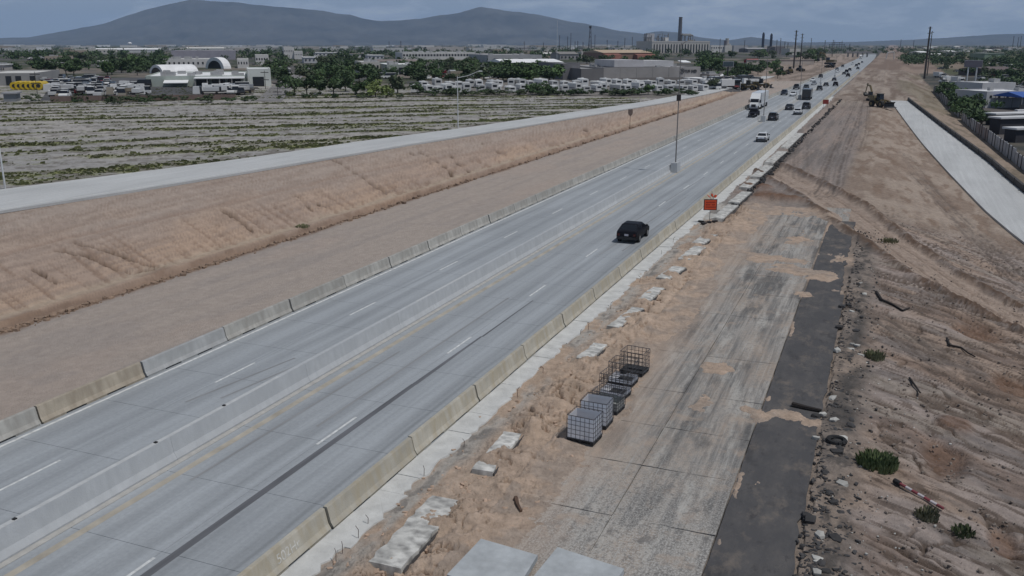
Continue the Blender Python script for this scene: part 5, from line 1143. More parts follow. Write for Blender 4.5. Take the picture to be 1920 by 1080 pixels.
bld('tan roofed hall with red brown wings in the middle distance', 1131, 1222, 112, 95, 50, (.27, .17, .13), (.45, .35, .25), rt='gable', over=school)
bld('grey gabled house left of the red brown hall', 1050, 1085, 112, 98, 26, (.32, .31, .3), (.22, .21, .2), rt='gable', wins=(5, .35, .4, .2))
def store(t, L_, d, h):
    for i in range(1, 6): MB().box((L_ * i / 6, -.19, h / 2), (.12, .06, h - .5)).build('panel_joint', cmat((.2, .195, .19)), t)
    MB().box((L_ / 2, -.3, h * .14), (L_ * .98, .2, h * .25)).build('base_band', cmat((.20, .185, .175)), t)
    c = bpy.data.curves.new('sign_lettering', 'FONT'); c.body = 'TUFF SHED'; c.size = h * .30; c.extrude = .05; c.offset = .035; o = bpy.data.objects.new('tmp', c); col.objects.link(o); bpy.context.view_layer.update()
    me = bpy.data.meshes.new_from_object(o.evaluated_get(bpy.context.evaluated_depsgraph_get())); bpy.data.objects.remove(o); me.materials.append(m_trim)
    wdt = max(v.co.x for v in me.vertices); s_ = ob('sign_lettering', me, t, (L_ * .965 - L_ * .13, -.3, h * .58)); s_.rotation_euler = (R(90), 0, 0); s_.scale = (L_ * .125 / wdt, 1, 1)
    n = 14; rr = h * .17; mb = MB()
    for i in range(n): a0, a1 = 2 * math.pi * i / n, 2 * math.pi * (i + 1) / n; mb.tube((rr * math.cos(a0), 0, rr * math.sin(a0)), (rr * math.cos(a1), 0, rr * math.sin(a1)), .12, n=4)
    mb.path([(-rr * .6, 0, -rr * .3), (0, 0, rr * .55), (rr * .6, 0, -rr * .3), (-rr * .6, 0, -rr * .3)], .1, 4); mb.build('sign_emblem', m_trim, t, loc=(L_ * .805, -.3, h * .7))
    MB().box((L_ * .30, d * .35, h + 1.4), (L_ * .30, d * .5, 2.8)).build('upper_storey', cmat((.42, .41, .42)), t); MB().box((L_ * .62, d * .4, h + 1.2), (L_ * .34, d * .5, 2.4)).build('upper_storey', cmat((.46, .455, .46)), t)
    MB().slab([(L_ * .855, 4, h + 1.6), (L_ * .94, 4, h + 1.6), (L_ * .94, 9, h + 2.2), (L_ * .855, 9, h + 2.2)], .3).build('skylight', cmat((.85, .86, .86)), t)
bld('wide grey store with dark sign lettering at its right end', 1131, 1312, 152, 128, 46, (.30, .285, .275), (.42, .42, .42), name='store', cat='store', units=8, over=store)
bld('dark fronted left wing of the grey store', 1089, 1131, 152, 130, 40, (.16, .155, .155), (.40, .40, .40), name='store_wing', cat='store')  # dark wall colour carries the shade of the store's north face
bld('darker tall block at the left end of the grey store', 1055, 1087, 149, 121, 34, (.17, .165, .17), (.36, .36, .36), name='store_wing', cat='store')  # north side shade put into the wall colour here too
# power station
def plant_hall(t, L_, d, h):
    n = 20
    for i in range(n):
        o = ob('window', archm, t, (L_ * (i + .75) / (n + .5), -.25, h * .36)); o.scale = (L_ / n * .42, 1, h * .40)
    MB().box((L_ / 2, -.3, h * .9), (L_ + .6, .3, h * .05)).build('cornice', cmat((.44, .43, .42)), t)
    rnd = random.Random(4); mb = MB()
    for i in range(40):
        x = rnd.choice((rnd.uniform(0, .12), rnd.uniform(.2, .45), rnd.uniform(.62, .85))) * L_; hh_ = rnd.uniform(3, 13); mb.box((x, d * .5 + rnd.uniform(-8, 8), h + hh_ / 2 - .3), (rnd.uniform(.3, 1.3), 1, hh_))
    for i in range(14):
        x = rnd.choice((rnd.uniform(.2, .4), rnd.uniform(.62, .82), rnd.uniform(-.02, .1))) * L_; z = h + rnd.uniform(2, 11); mb.box((x, d * .5, z), (rnd.uniform(3, 9), 1.2, .6))
    tag(mb.build('boiler_frame', cmat((.16, .155, .155)), t, loc=(0, 0, 0)), kind='stuff')
    MB().box((L_ * .11, d * .6, h + 5.5), (L_ * .13, 12, 12)).build('boiler_house', cmat((.40, .40, .42)), t); MB().box((L_ * .37, d * .5, h + 3), (L_ * .07, 8, 5)).build('white_unit', cmat(W_), t)
    MB().prism([(d * .5 - 5, h + 8), (d * .5 + 5, h + 10.5), (d * .5 + 5, h + 11.5), (d * .5 - 5, h + 9)], L_ * .66, L_ * .83).build('conveyor', cmat((.15, .15, .15)), t)
    zc = 1.0; st = MB().tube((0, 0, 0), (0, 0, h * 3.05), h * .19, h * .155, 16).build('chimney', cmat((.10, .10, .115)), t, loc=(L_ * .655, d * .62, 0), smooth=False)
    MB().tube((0, 0, h * 3.02), (0, 0, h * 3.07), h * .17, n=16).build('chimney_rim', cmat((.06, .06, .07)), st)
am = MB(); pr = [(-.5, -1), (.5, -1), (.5, .7), (.35, .9), (0, 1), (-.35, .9), (-.5, .7)]; am.add([(x, y, z) for y in (0, .2) for x, z in pr], [tuple(range(7)), tuple(range(13, 6, -1))] + [(k, 7 + k, 7 + (k + 1) % 7, (k + 1) % 7) for k in range(7)]); archm = am.mesh('window', m_wins)
bld('large cream power station hall with tall arched windows and a dark chimney', 1222, 1330, 99, 78.5, 60, (.48, .46, .43), (.45, .44, .42), name='power_station', cat='power station', over=plant_hall)
bld('low white annex right of the power station hall', 1332, 1358, 98, 86, 30, W_, RC, wins=(6, .65, .5, .2))
def works(t, L_, d, h):
    for i, (f, k) in enumerate(((.3, 1.7), (.75, 1.25), (.5, 2.0))): MB().tube((L_ * f, 6, 0), (L_ * f, 6, h * k), 3.0, n=8).build('silo', cmat((.38, .37, .36) if i else (.16, .15, .16)), t)
bld('cement works silos right of the white annex', 1359, 1372, 98, 86, 20, C_, RC, name='silo_works', cat='silos', over=works)
bld('flat grey industrial block right of the silos', 1375, 1402, 97, 86, 40, (.36, .36, .37), RG)
bld('dark long shed right of the grey industrial block', 1402, 1438, 98, 90, 30, (.14, .14, .15), (.30, .30, .31), rt='gable', name='shed', cat='shed')
for px, tp, lab in ((1429.5, 61.5, 'left one of two dark round topped stacks'), (1444.5, 63.5, 'right one of two dark round topped stacks')):
    x, y = P(px, 96, 1.0); zc = Q(x, y, 1.0)[2]; h = (96 - tp) * zc / F; r = 2.35 * zc / F
    t = thing('dark_stack', lab, 'stack', (x, y, .5)); mb = MB(); pr = [(0, r), (h * .5, r * 1.02), (h * .88, r), (h * .95, r * .75), (h, r * .3)]
    for (z0_, r0), (z1_, r1) in zip(pr, pr[1:]): mb.tube((0, 0, z0_), (0, 0, z1_), r0, r1, 12, cap=z1_ == h)
    mb.build('shaft', cmat((.025, .03, .05)), t); MB().tube((0, 0, 0), (0, 0, h * .12), r * 1.5, n=10).build('plinth', cmat((.4, .38, .36)), t)
bld('long pale perimeter wall beyond the green thicket left of the traffic', 1400, 1526, 121, 112.5, 1.0, (.42, .37, .33), (.42, .37, .33), name='perimeter_wall', cat='wall', rt='slab')
bld('tiny red shed behind the pale perimeter wall', 1404, 1424, 118, 111, 8, (.30, .04, .05), (.30, .05, .06), rt='gable', name='shed', cat='shed')
bld('block of dark industrial plant behind the tall poles', 1452, 1470, 101, 88, 20, (.16, .15, .16), RG); bld('cream stub of a plant building between the tall poles', 1480, 1500, 103, 92, 20, C_, RC)
# small buildings among the trees on the left, each placed by eye
SM = [(52, 76, 116, 108), (85, 127, 116, 106), (58, 121, 128, 119), (182, 250, 125, 115), (0, 10, 138, 122), (120, 160, 104, 95), (18, 60, 100, 92), (140, 215, 101, 93), (180, 300, 99, 91), (350, 420, 97, 89), (440, 470, 97, 90), (570, 600, 118, 108), (590, 640, 106, 99), (640, 690, 108, 101), (690, 720, 112, 104), (470, 500, 98, 88), (800, 870, 97, 89), (880, 930, 97, 90), (925, 950, 100, 93), (975, 1015, 101, 94), (1020, 1060, 96, 90), (1090, 1120, 108, 98), (1150, 1200, 98, 90), (1010, 1045, 108, 99), (870, 920, 108, 101), (700, 760, 99, 91), (520, 545, 140, 130), (960, 975, 145, 138), (1330, 1350, 150, 140), (1340, 1366, 158, 150), (1350, 1378, 148, 141)]
for i, (a, b, c, d) in enumerate(SM):
    wl = random.choice((W_, C_, T_, (.45, .42, .40), (.5, .5, .5))); rf = random.choice((RW, RC, RG, (.35, .3, .26)))
    near = a < 300 and 'on the far left' or a < 700 and 'around the side street' or a < 1000 and 'left of the grey store' or 'around the grey store'
    bld(f'small flat roofed town building {near}, half hidden by trees', a, b, c, d, random.uniform(12, 30), wl, rf, rt=random.choice(('flat', 'gable', 'slab')), units=2 if c > 105 else 0, wins=(max(3, int((b - a) / 7)), .55, .4, .22) if c > 99 else None, group=f'small town buildings {near}')
rnd = random.Random(31)
for i in range(120):
    px = rnd.uniform(-30, 1330); yb = 86.5 + 10 * rnd.random() ** 1.6; w2 = rnd.uniform(12, 46); hh = rnd.uniform(1.2, 3.2) * (1 + (yb - 86) / 9)
    c = rnd.choice((W_, C_, RW, T_, (.42, .38, .34), (.62, .6, .57))); bld('tiny pale town building strung along the horizon', px, px + w2, yb, yb - hh, rnd.uniform(20, 60), c, rnd.choice((RW, RC, (.62, .6, .58))), rt='slab', group='pale town buildings along the horizon')
for i in range(26):
    px = rnd.uniform(1690, 1925); yb = 88 + 22 * rnd.random() ** 1.5; bld('small pale roof among the trees on the right', px, px + rnd.uniform(8, 26), yb, yb - rnd.uniform(1.5, 3.5) * (1 + (yb - 88) / 14), rnd.uniform(10, 24), rnd.choice((C_, T_, W_, (.2, .16, .14))), rnd.choice((RC, RW, (.22, .19, .17))), rt=rnd.choice(('gable', 'slab')), group='roofs among the trees on the right')
# right hand yards
def canopy(t, L_, d, h):
    MB().box((L_ * .56, -6, 4.2), (L_ * .9, 11, .25)).build('blue_canopy', cmat((.035, .085, .30)), t); MB().prism([(-11.5, 4.33), (-6, 5.5), (-.5, 4.33)], L_ * .12, L_ * 1.0).build('blue_canopy_top', cmat((.045, .11, .36)), t)
    for i in range(6):
        for yy in (-11.2, -1): MB().box((L_ * (.14 + .17 * i), yy, 2.1), (.14, .14, 4.2)).build('canopy_post', cmat(G_), t)
    MB().box((L_ * .56, -11.6, 1.1), (L_ * .95, .08, 2.0)).build('dark_screen', m_trim, t); MB().box((L_ * .5, -13.2, .35), (L_ * 1.1, 1.2, .9)).build('white_kerb_wall', cmat(RW), t)
bld('pale two storey building with a blue canopy on the right', 1846, 1940, 203, 173, 13, (.44, .44, .45), RW, units=2, over=canopy, wins=(6, .7, .25, .14))
bld('taller white block behind the blue canopy building', 1838, 1900, 186, 157, 12, (.50, .50, .51), RW, units=1)
bld('low white roofed annex left of the taller white block', 1806, 1822, 170, 155, 9, (.40, .40, .41), RW)
bld('dark long brown roofed hall on the right beyond the billboard', 1852, 1910, 143, 127, 24, (.10, .085, .08), (.13, .10, .095), rt='gable', name='hall', cat='hall'); bld('pale green low shed on the far right', 1845, 1882, 113, 101, 20, (.20, .26, .20), (.28, .32, .28), rt='slab', name='shed', cat='shed')
for i, (a, b, c, d, lab) in enumerate(((1865, 1940, 236, 214, 'dark storage container with a pale top, behind the nearer one at the right edge'), (1873, 1945, 253, 222, 'dark storage container with a pale top, nearer one at the right edge'), (1903, 1935, 268, 242, 'small dark container with rounded pale top at the right edge'))):
    bld(lab, a, b, c, d, 3, (.035, .034, .04), (.60, .60, .60), name='storage_container', cat='container', rt='slab')
x, y, z = G(1754, 107); t = thing('white_tent', 'small white tent roof far off on the right', 'tent', (x, y, z)); zc = Q(x, y, z)[2]; s = zc / F
MB().prism([(-8 * s, 2 * s), (-6 * s, 5.5 * s), (6 * s, 6.5 * s), (8 * s, 3 * s)], -8.5 * s, 8.5 * s).build('tent_roof', cmat((.82, .82, .80)), t); MB().box((0, 0, s * .9), (15 * s, 12 * s, 2 * s)).build('tent_wall', cmat((.3, .3, .3)), t)
def billboard(px, py, x0, x1, yt, yb2, lab, c, legs=2):
    x, y, z = G(px, py); zc = Q(x, y, z)[2]; s = zc / F; t = thing('billboard', lab, 'billboard', (x, y, z), PH)
    w2 = (x1 - x0) * s; MB().box((0, 0, (py - (yt + yb2) / 2) * s), (w2, .5, (yb2 - yt) * s)).build('panel', cmat(c), t); MB().box((0, .1, (py - (yt + yb2) / 2) * s), (w2 + .5, .3, (yb2 - yt) * s + .5)).build('frame', cmat((.3, .3, .32)), t)
    for k in range(legs): MB().tube(((k - (legs - 1) / 2) * w2 * .5, .4, 0), ((k - (legs - 1) / 2) * w2 * .5, .4, (py - yb2) * s), .35, n=8).build('leg', m_gal if legs == 2 else m_trim, t)
billboard(1821, 154, 1806, 1838, 115, 126, 'two legged billboard with a dark panel on the right', (.10, .095, .12)); billboard(1364, 150, 1356, 1374, 117, 125, 'dark blue green billboard above the green thicket', (.05, .075, .09), 1)
# ------------------------------------------------------------------ fence on the right
m_pnl = mat('pale fence panel', (.40, .40, .41), .85, .15, .6); m_pnl2 = mat('brownish fence panel', (.26, .215, .205), .85, .2, .6)
t = thing('panel_fence', 'long fence of pale panels between the concrete ramp and the dark trees', 'fence', (0, 0, 0))
y = 84.0; i = 0
while y < 420:
    ln = 3.6; x0, x1 = np.interp(y, *XW), np.interp(y + ln, *XW); z0_, z1_ = float(gz(x0, y)), float(gz(x1, y + ln)); hh = 2.3 if y > 170 else 1.9
    if 262 < y < 268: y += ln; continue
    MB().slab([(x0, y + .08, z0_ - .2), (x1, y + ln - .08, z1_ - .2), (x1, y + ln - .08, z1_ + hh), (x0, y + .08, z0_ + hh)], .10).build('panel', m_pnl2 if 205 < y < 225 or 300 < y < 320 else m_pnl, t)
    MB().box((x0, y, z0_ + hh / 2), (.22, .16, hh + .35)).build('post', m_trim if i % 3 else m_pnl, t); y += ln; i += 1
# ------------------------------------------------------------------ campers, parked vehicles
m_rv = mat('camper white', (.62, .62, .61), .5, .06, .5, rand=.22); m_rvs = mat('camper grey stripe', (.22, .23, .26), .5, .1)
rvb = MB(); rvb.add([(x, y, z) for y in (-3.6, 3.6) for x, z in ((-1.22, .5), (1.22, .5), (1.25, 2.9), (.95, 3.15), (-.95, 3.15), (-1.25, 2.9))], [(0, 1, 2, 3, 4, 5)[::-1], tuple(range(6, 12))] + [(k, (k + 1) % 6, 6 + (k + 1) % 6, 6 + k) for k in range(6)]); rvb = rvb.mesh('body', m_rv)
rvw = MB().box((0, 0, 0), (1.5, .06, .7)).mesh('window', m_wins); rvt = MB().box((0, 0, 0), (2.54, 5.4, .35)).mesh('stripe', m_rvs); rvc = MB().box((0, 0, 0), (.9, .9, .3)).mesh('roof_unit', m_rv); rvh = MB().tube((-1.2, 0, .38), (1.2, 0, .38), .38, n=10).mesh('wheel', m_tyre)
rnd = random.Random(9)
def camper(px, py, lab, group):
    x, y, z = G(px, py); t = thing('camper_trailer', lab, 'camper', (x, y, z), GR + rnd.uniform(-.3, .3), group, (rnd.uniform(.85, 1.0), rnd.uniform(.6, 1.1), rnd.uniform(.62, 1.02)))
    ob('body', rvb, t); ob('window', rvw, t, (0, -3.6, 2.2)); ob('stripe', rvt, t, (0, .3, 1.5)); ob('roof_unit', rvc, t, (0, .8, 3.25)); ob('wheel', rvh, t, (0, -.2, 0))
for r_, (x0, x1, ya, yb2, n, nm) in enumerate(((779, 1312, 175, 171, 28, 'front'), (800, 1336, 165, 161, 28, 'back'))):
    for i in range(n):
        f = i / (n - 1); lab = f'white camper trailer, {ORD[i]} from the left in the {nm} row' if i < 20 else f'white camper trailer, {ORD[n - 1 - i]} from the right in the {nm} row'
        if r_ == 0 and (985 < x0 + (x1 - x0) * f < 1035): continue
        camper(x0 + (x1 - x0) * f + rnd.uniform(-6, 6), ya + (yb2 - ya) * f + rnd.uniform(-.5, .5), lab, f'campers of the {nm} row')
def lot_mesh(k):
    c = CARS[k]; mb = MB(); W = c['W'] / 2; mb.prism(c['low'], -W, W, 0); y0, y1, z0 = c['gb']; a, b, z1 = c['gt']
    g = [(-W * .93, y0, z0), (W * .93, y0, z0), (W * .93, y1, z0), (-W * .93, y1, z0), (-W * .74, a, z1 - .06), (W * .74, a, z1 - .06), (W * .74, b, z1 - .06), (-W * .74, b, z1 - .06)]
    mb.add(g, [(0, 1, 5, 4), (1, 2, 6, 5), (2, 3, 7, 6), (3, 0, 4, 7)], 1); mb.box((0, (a + b) / 2, z1), (W * 1.5, a - b + .1, .1), m=0)
    for s in (-1, 1):
        for yy in (-c['wb'], c['wb']): mb.tube((s * (W - .2), yy, c['wr']), (s * (W + .01), yy, c['wr']), c['wr'], n=8, m=2)
    me = mb.mesh('parked_' + k, [m_rv, m_glass, m_tyre]); return me
LM = {k: lot_mesh(k) for k in CARS}
tkb = MB(); tkb.box((0, -1, 2.1), (2.4, 5, 2.2), m=0); tkb.box((0, 2.6, 1.5), (2.2, 1.8, 1.7), top=.85, m=0); tkb.box((0, 3.3, 1.9), (1.9, .4, .7), m=1); tkb.box((0, 0, .7), (1.2, 7, .3), m=2); tkm = tkb.mesh('parked_truck', [m_rv, m_glass, m_tyre])
flb = MB(); flb.box((0, -1.5, 1.1), (2.4, 6, .25), m=2); flb.box((0, 2.6, 1.5), (2.2, 1.8, 1.9), top=.85, m=0); flb.box((0, -1.2, 1.7), (1.8, 4, 1.0), m=0); flm = flb.mesh('flatbed_truck', [m_rv, m_glass, m_tyre])
def parked(n, x0, x1, y0, y1, kinds, where, dark=.3):
    for i in range(n):
        px, py = rnd.uniform(x0, x1), rnd.uniform(y0, y1); x, y, z = G(px, py); k = rnd.choice(kinds)
        if any(math.hypot(x - a, y - b) < r * .62 for a, b, r in FOOT): continue
        me = {'truck': tkm, 'flatbed': flm}.get(k) or LM[k]; nm = {'truck': 'parked_truck', 'flatbed': 'flatbed_truck', 'van': 'parked_van', 'pickup': 'parked_pickup'}.get(k, 'parked_car')
        c = rnd.random() ; o = ob(nm, me, None, (x, y, z + .06), GR + rnd.choice((0, math.pi / 2, math.pi)) + rnd.uniform(-.1, .1)); cn = 'white'
        if c < dark: cn = rnd.choice(('charcoal', 'grey', 'red', 'tan', 'silver')); o.material_slots[0].link = 'OBJECT'; o.material_slots[0].material = PT[cn]
        tag(o, f"{'dark grey' if cn == 'charcoal' else cn} {nm.replace('_', ' ')} {where}", {'parked_truck': 'truck', 'flatbed_truck': 'truck', 'parked_van': 'van', 'parked_pickup': 'pickup truck'}.get(nm, 'car'), f'vehicles {where}')
parked(64, 84, 205, 149, 163, ('van', 'sedan', 'pickup', 'sedan'), 'in the back rows of the yard at the far left', .25); parked(62, 100, 272, 162, 184, ('pickup', 'flatbed', 'van', 'sedan', 'pickup'), 'in the front of the yard at the far left', .3)
parked(28, 388, 462, 167, 180, ('pickup', 'flatbed', 'pickup', 'van'), 'in front of the truck bay of the green workshop', .2); parked(14, 700, 960, 145, 150, ('van', 'sedan', 'truck'), 'behind the campers', .3)
parked(26, 1318, 1420, 146, 168, ('truck', 'flatbed', 'van', 'pickup', 'sedan'), 'in the yard right of the grey store', .4); parked(34, 1760, 1915, 118, 152, ('van', 'sedan', 'sedan', 'pickup'), 'in the yards on the right', .45); parked(9, 1758, 1800, 144, 160, ('truck', 'van', 'pickup'), 'near the billboard on the right', .3); parked(8, 1890, 1925, 158, 175, ('van', 'sedan'), 'behind the blue canopy building', .4)
m_yp = mat('bright yellow pipe', (.55, .38, .015), .5, .1, rand=.1)
ypm = MB().tube((0, 0, 1.15), (0, 9, 1.15), 1.15, n=14).tube((0, -.02, 1.15), (0, 9, 1.15), .55, n=14, m=1).mesh('yellow_pipe', [m_yp, m_trim])
for i in range(6):
    x, y, z = G(27 + 9.2 * i, 168.5); tag(ob('yellow_pipe', ypm, None, (x, y, z), GR), f'big yellow corrugated pipe, {ORD[i]} from the left in the yard', 'pipe', 'yellow pipes at the far left')
bld('small grey shed with a dark open side at the far left edge', 8, 30, 191, 175, 5, (.22, .23, .24), (.30, .30, .31), name='shed', cat='shed', rt='slab')
a, b = G(95, 190.5), G(442, 186.5); wl = MB(); d = Vector((b[0] - a[0], b[1] - a[1], 0)); n = 24
tw = thing('yard_wall', 'low reddish brown wall between the yard at the far left and the field', 'wall', (a[0], a[1], 0)); bm_ = mat('reddish wall block', (.175, .125, .11), .9, .2, .4)
for i in range(n): p, q = d * (i / n), d * ((i + 1) / n - .0008); zz = float(gz(a[0] + p.x, a[1] + p.y)); MB().slab([(p.x, p.y, zz - .2), (q.x, q.y, zz - .2), (q.x, q.y, zz + 1.25), (p.x, p.y, zz + 1.25)], .25).build('wall_section', bm_, tw)
# ------------------------------------------------------------------ trees
def leaf_mat(nm, c): return mat(nm, c, .8, .35, .8, rand=.25)
LV = [leaf_mat('dark green leaves', (.045, .08, .028)), leaf_mat('mid green leaves', (.062, .11, .034)), leaf_mat('pale green leaves', (.15, .19, .06)), leaf_mat('grey green leaves', (.075, .098, .05))]
m_trunk = mat('bark', (.075, .058, .045), .95, .2)
def crown_mesh(seed, n=520, flat=.75, low=.28):
    r = np.random.default_rng(seed); k = 9; cc = np.stack([r.normal(0, .27, k), r.normal(0, .27, k), .58 + r.normal(0, .14, k)], -1); rad = r.uniform(.16, .30, k)
    i = r.integers(0, k, n); d = r.normal(0, 1, (n, 3)); d /= np.linalg.norm(d, axis=1)[:, None]; p = cc[i] + d * (rad[i] * r.uniform(.55, 1.08, n))[:, None] * np.array([1, 1, flat])
    p[:, 2] = np.maximum(p[:, 2], low * r.uniform(.8, 1.1, n))
    a = r.normal(0, 1, (n, 3)); a /= np.linalg.norm(a, axis=1)[:, None]; b = np.cross(a, d + .3 * r.normal(0, 1, (n, 3))); b /= np.linalg.norm(b, axis=1)[:, None] + 1e-9
    s = r.uniform(.03, .075, n)[:, None]; V = np.stack([p - a * s - b * s * .6, p + a * s - b * s * .6, p + a * s * .7 + b * s, p - a * s * .7 + b * s * .8], 1).reshape(-1, 3)
    me = bpy.data.meshes.new('crown'); me.from_pydata(V.tolist(), [], np.arange(n * 4).reshape(-1, 4).tolist()); me.materials.append(LV[0]); return me
CRN = [crown_mesh(s) for s in range(5)] + [crown_mesh(20 + s, 420, .6, .05) for s in range(3)]
CRF = [crown_mesh(40 + s, 150) for s in range(3)]
tmb = MB().tube((0, 0, -.03), (.02, 0, .28), .032, .022, 6)
for a in range(4): tmb.tube((.02, 0, .26), (.25 * math.cos(a * 1.6), .25 * math.sin(a * 1.6), .55 + .05 * a), .018, .008, 5)
TRK = tmb.mesh('trunk', m_trunk); KIND = ['dark green bushy', 'mid green rounded', 'pale yellow green airy', 'dull grey green']
rnd = random.Random(21)
def tree(px, py, h, lab, group, kind=0, wide=1.0, far=False, bush=False, z=None):
    x, y, zz = G(px, py)
    if not bush and any(math.hypot(x - a, y - b) < r * .55 for a, b, r in FOOT): return
    t = thing('shrub' if bush else 'tree', lab, 'shrub' if bush else 'tree', (x, y, zz), rnd.uniform(0, 6), group, (h * wide, h * wide, h))
    ob('crown', (CRF[rnd.randrange(3)] if far else CRN[5 + rnd.randrange(3)] if bush else CRN[rnd.randrange(5)]), t, mat=LV[kind])
    if not bush: ob('trunk', TRK, t)
for i, (px, py, hp, k) in enumerate(((552, 178, 34, 0), (576, 179, 37, 0), (600, 177, 34, 1), (626, 178, 40, 0), (648, 172, 30, 0), (669, 181, 30, 1), (704, 182, 33, 2), (724, 184, 26, 2), (746, 175, 38, 3), (540, 166, 28, 0), (690, 170, 26, 1), (784, 178, 24, 0), (1010, 178, 26, 0), (994, 177, 21, 1), (1030, 178, 20, 0), (1215, 177, 20, 1), (1332, 168, 22, 3))):
    x, y, z = G(px, py); lab = ['leftmost of the dark trees right of the side street', 'tall dark tree second right of the side street', 'mid green tree third right of the side street', 'biggest dark tree in front of the side street trees', 'dark tree just behind the biggest one near the side street', 'round mid green tree on bare dirt right of the biggest dark tree', 'pale green tree at the edge of the field', 'small pale green tree right of the taller pale one', 'greyish tree left of the camper rows', 'dark tree beside the side street, behind the leftmost ones', 'mid green tree behind the pale green one', 'dark round tree at the left end of the campers', 'dark bushy tree breaking the front row of campers', 'lower left part of the clump breaking the campers row', 'lower right tree of the clump breaking the campers row', 'small green tree in front of the campers on the right', 'greyish tree at the right end of the campers'][i]
    tree(px, py, hp * Q(x, y, z)[2] / F, lab, 'trees beyond the field', k, 1.15)
def cluster(n, x0, x1, y0, y1, h0, h1, where, kinds=(0, 0, 1, 3), far=False, wide=1.2, bush=False):
    for i in range(n):
        k = rnd.choice(kinds); py = rnd.uniform(y0, y1) if not far else y0 + (y1 - y0) * rnd.random() ** 1.4
        tree(rnd.uniform(x0, x1), py, rnd.uniform(h0, h1), f"{KIND[k]} {'shrub' if bush else 'tree'} {where}", f"{'shrubs' if bush else 'trees'} {where}", k, wide * rnd.uniform(.85, 1.3), far, bush)
cluster(38, 30, 335, 106, 142, 3.5, 7, 'among the roofs on the far left'); cluster(7, 200, 300, 128, 143, 5, 8, 'behind the yard at the far left', (0, 1)); cluster(14, 480, 535, 124, 156, 3, 6, 'left of the side street'); cluster(26, 585, 680, 116, 166, 4, 7.5, 'right of the side street')
cluster(40, 680, 965, 124, 158, 3, 6.5, 'around the white roofed shop'); cluster(20, 940, 1050, 136, 156, 4, 7, 'left of the grey store', (0, 1)); cluster(14, 1075, 1240, 108, 122, 4, 7, 'behind the grey store'); cluster(14, 1315, 1350, 112, 145, 5, 9, 'at the right end of the grey store', (0, 1))
cluster(34, 1345, 1462, 124, 148, 3, 5.5, 'in the thicket left of the traffic', (0, 0, 1)); cluster(14, 1370, 1500, 104, 113, 5, 8, 'behind the pale perimeter wall')
for i in range(20):
    py = 168 + 72 * (i + rnd.random() * .8) / 20; fx = float(np.interp(py, [150, 170, 205, 240], [1732, 1750, 1780, 1820])); k = rnd.choice((0, 0, 1))
    tree(fx + rnd.uniform(14, 42 - (py > 215) * 14), py, rnd.uniform(3.2, 5.2), f'{KIND[k]} tree close behind the panel fence, {ORD[i]} from its far end', 'trees behind the panel fence', k, 1.3)
cluster(26, 1750, 1925, 112, 150, 3.5, 6, 'around the yards on the right', (0, 0, 3)); cluster(12, 1510, 1545, 103, 118, 6, 11, 'beside the distant dark excavator', (1, 3))
cluster(64, 772, 1325, 176, 180, 1.1, 2.2, 'in the dark hedge before the campers', (0, 0, 3), bush=True, wide=1.7); cluster(30, 60, 480, 188, 196, .8, 1.9, 'along the far edge of the field', (0, 3), bush=True, wide=1.5); cluster(22, 520, 770, 178, 188, .6, 1.6, 'on the bare dirt before the trees', (0, 3, 2), bush=True, wide=1.4)
def woods(name, spec, n_leaf=70):
    r = np.random.default_rng(77); V = []
    for (n, x0, x1, y0, y1, h0, h1) in spec:
        for i in range(n):
            x, y, z = G(r.uniform(x0, x1), y0 + (y1 - y0) * r.random() ** 1.5, 10); h = r.uniform(h0, h1); wd = h * r.uniform(.5, 1.0)
            p = np.stack([r.normal(0, wd * .45, n_leaf), r.normal(0, wd * .45, n_leaf), h * (.45 + .2 * r.normal(0, 1, n_leaf))], -1); p[:, 2] = np.clip(p[:, 2], .2, h)
            a = r.normal(0, 1, (n_leaf, 3)); a /= np.linalg.norm(a, axis=1)[:, None]; b = np.cross(a, r.normal(0, 1, (n_leaf, 3))); b /= np.linalg.norm(b, axis=1)[:, None]; s_ = h * r.uniform(.06, .13, n_leaf)[:, None]; p += np.array([x, y, z])
            V.append(np.stack([p - a * s_ - b * s_, p + a * s_ - b * s_ * .6, p + a * s_ * .7 + b * s_, p - a * s_ + b * s_ * .8], 1).reshape(-1, 3))
    V = np.concatenate(V); me = bpy.data.meshes.new(name); me.from_pydata(V.tolist(), [], np.arange(len(V)).reshape(-1, 4).tolist()); me.materials.append(LV[0]); return tag(ob(name, me), kind='stuff')
woods('far_woods', [(760, -40, 1330, 87, 112, 4, 8.5), (70, 60, 330, 106, 138, 3, 6), (120, 480, 1060, 108, 150, 2.5, 5), (330, 1690, 1930, 87.5, 122, 3.5, 7), (60, 1840, 1930, 122, 165, 2.5, 5), (90, 1540, 1700, 87, 101, 3.5, 7)])
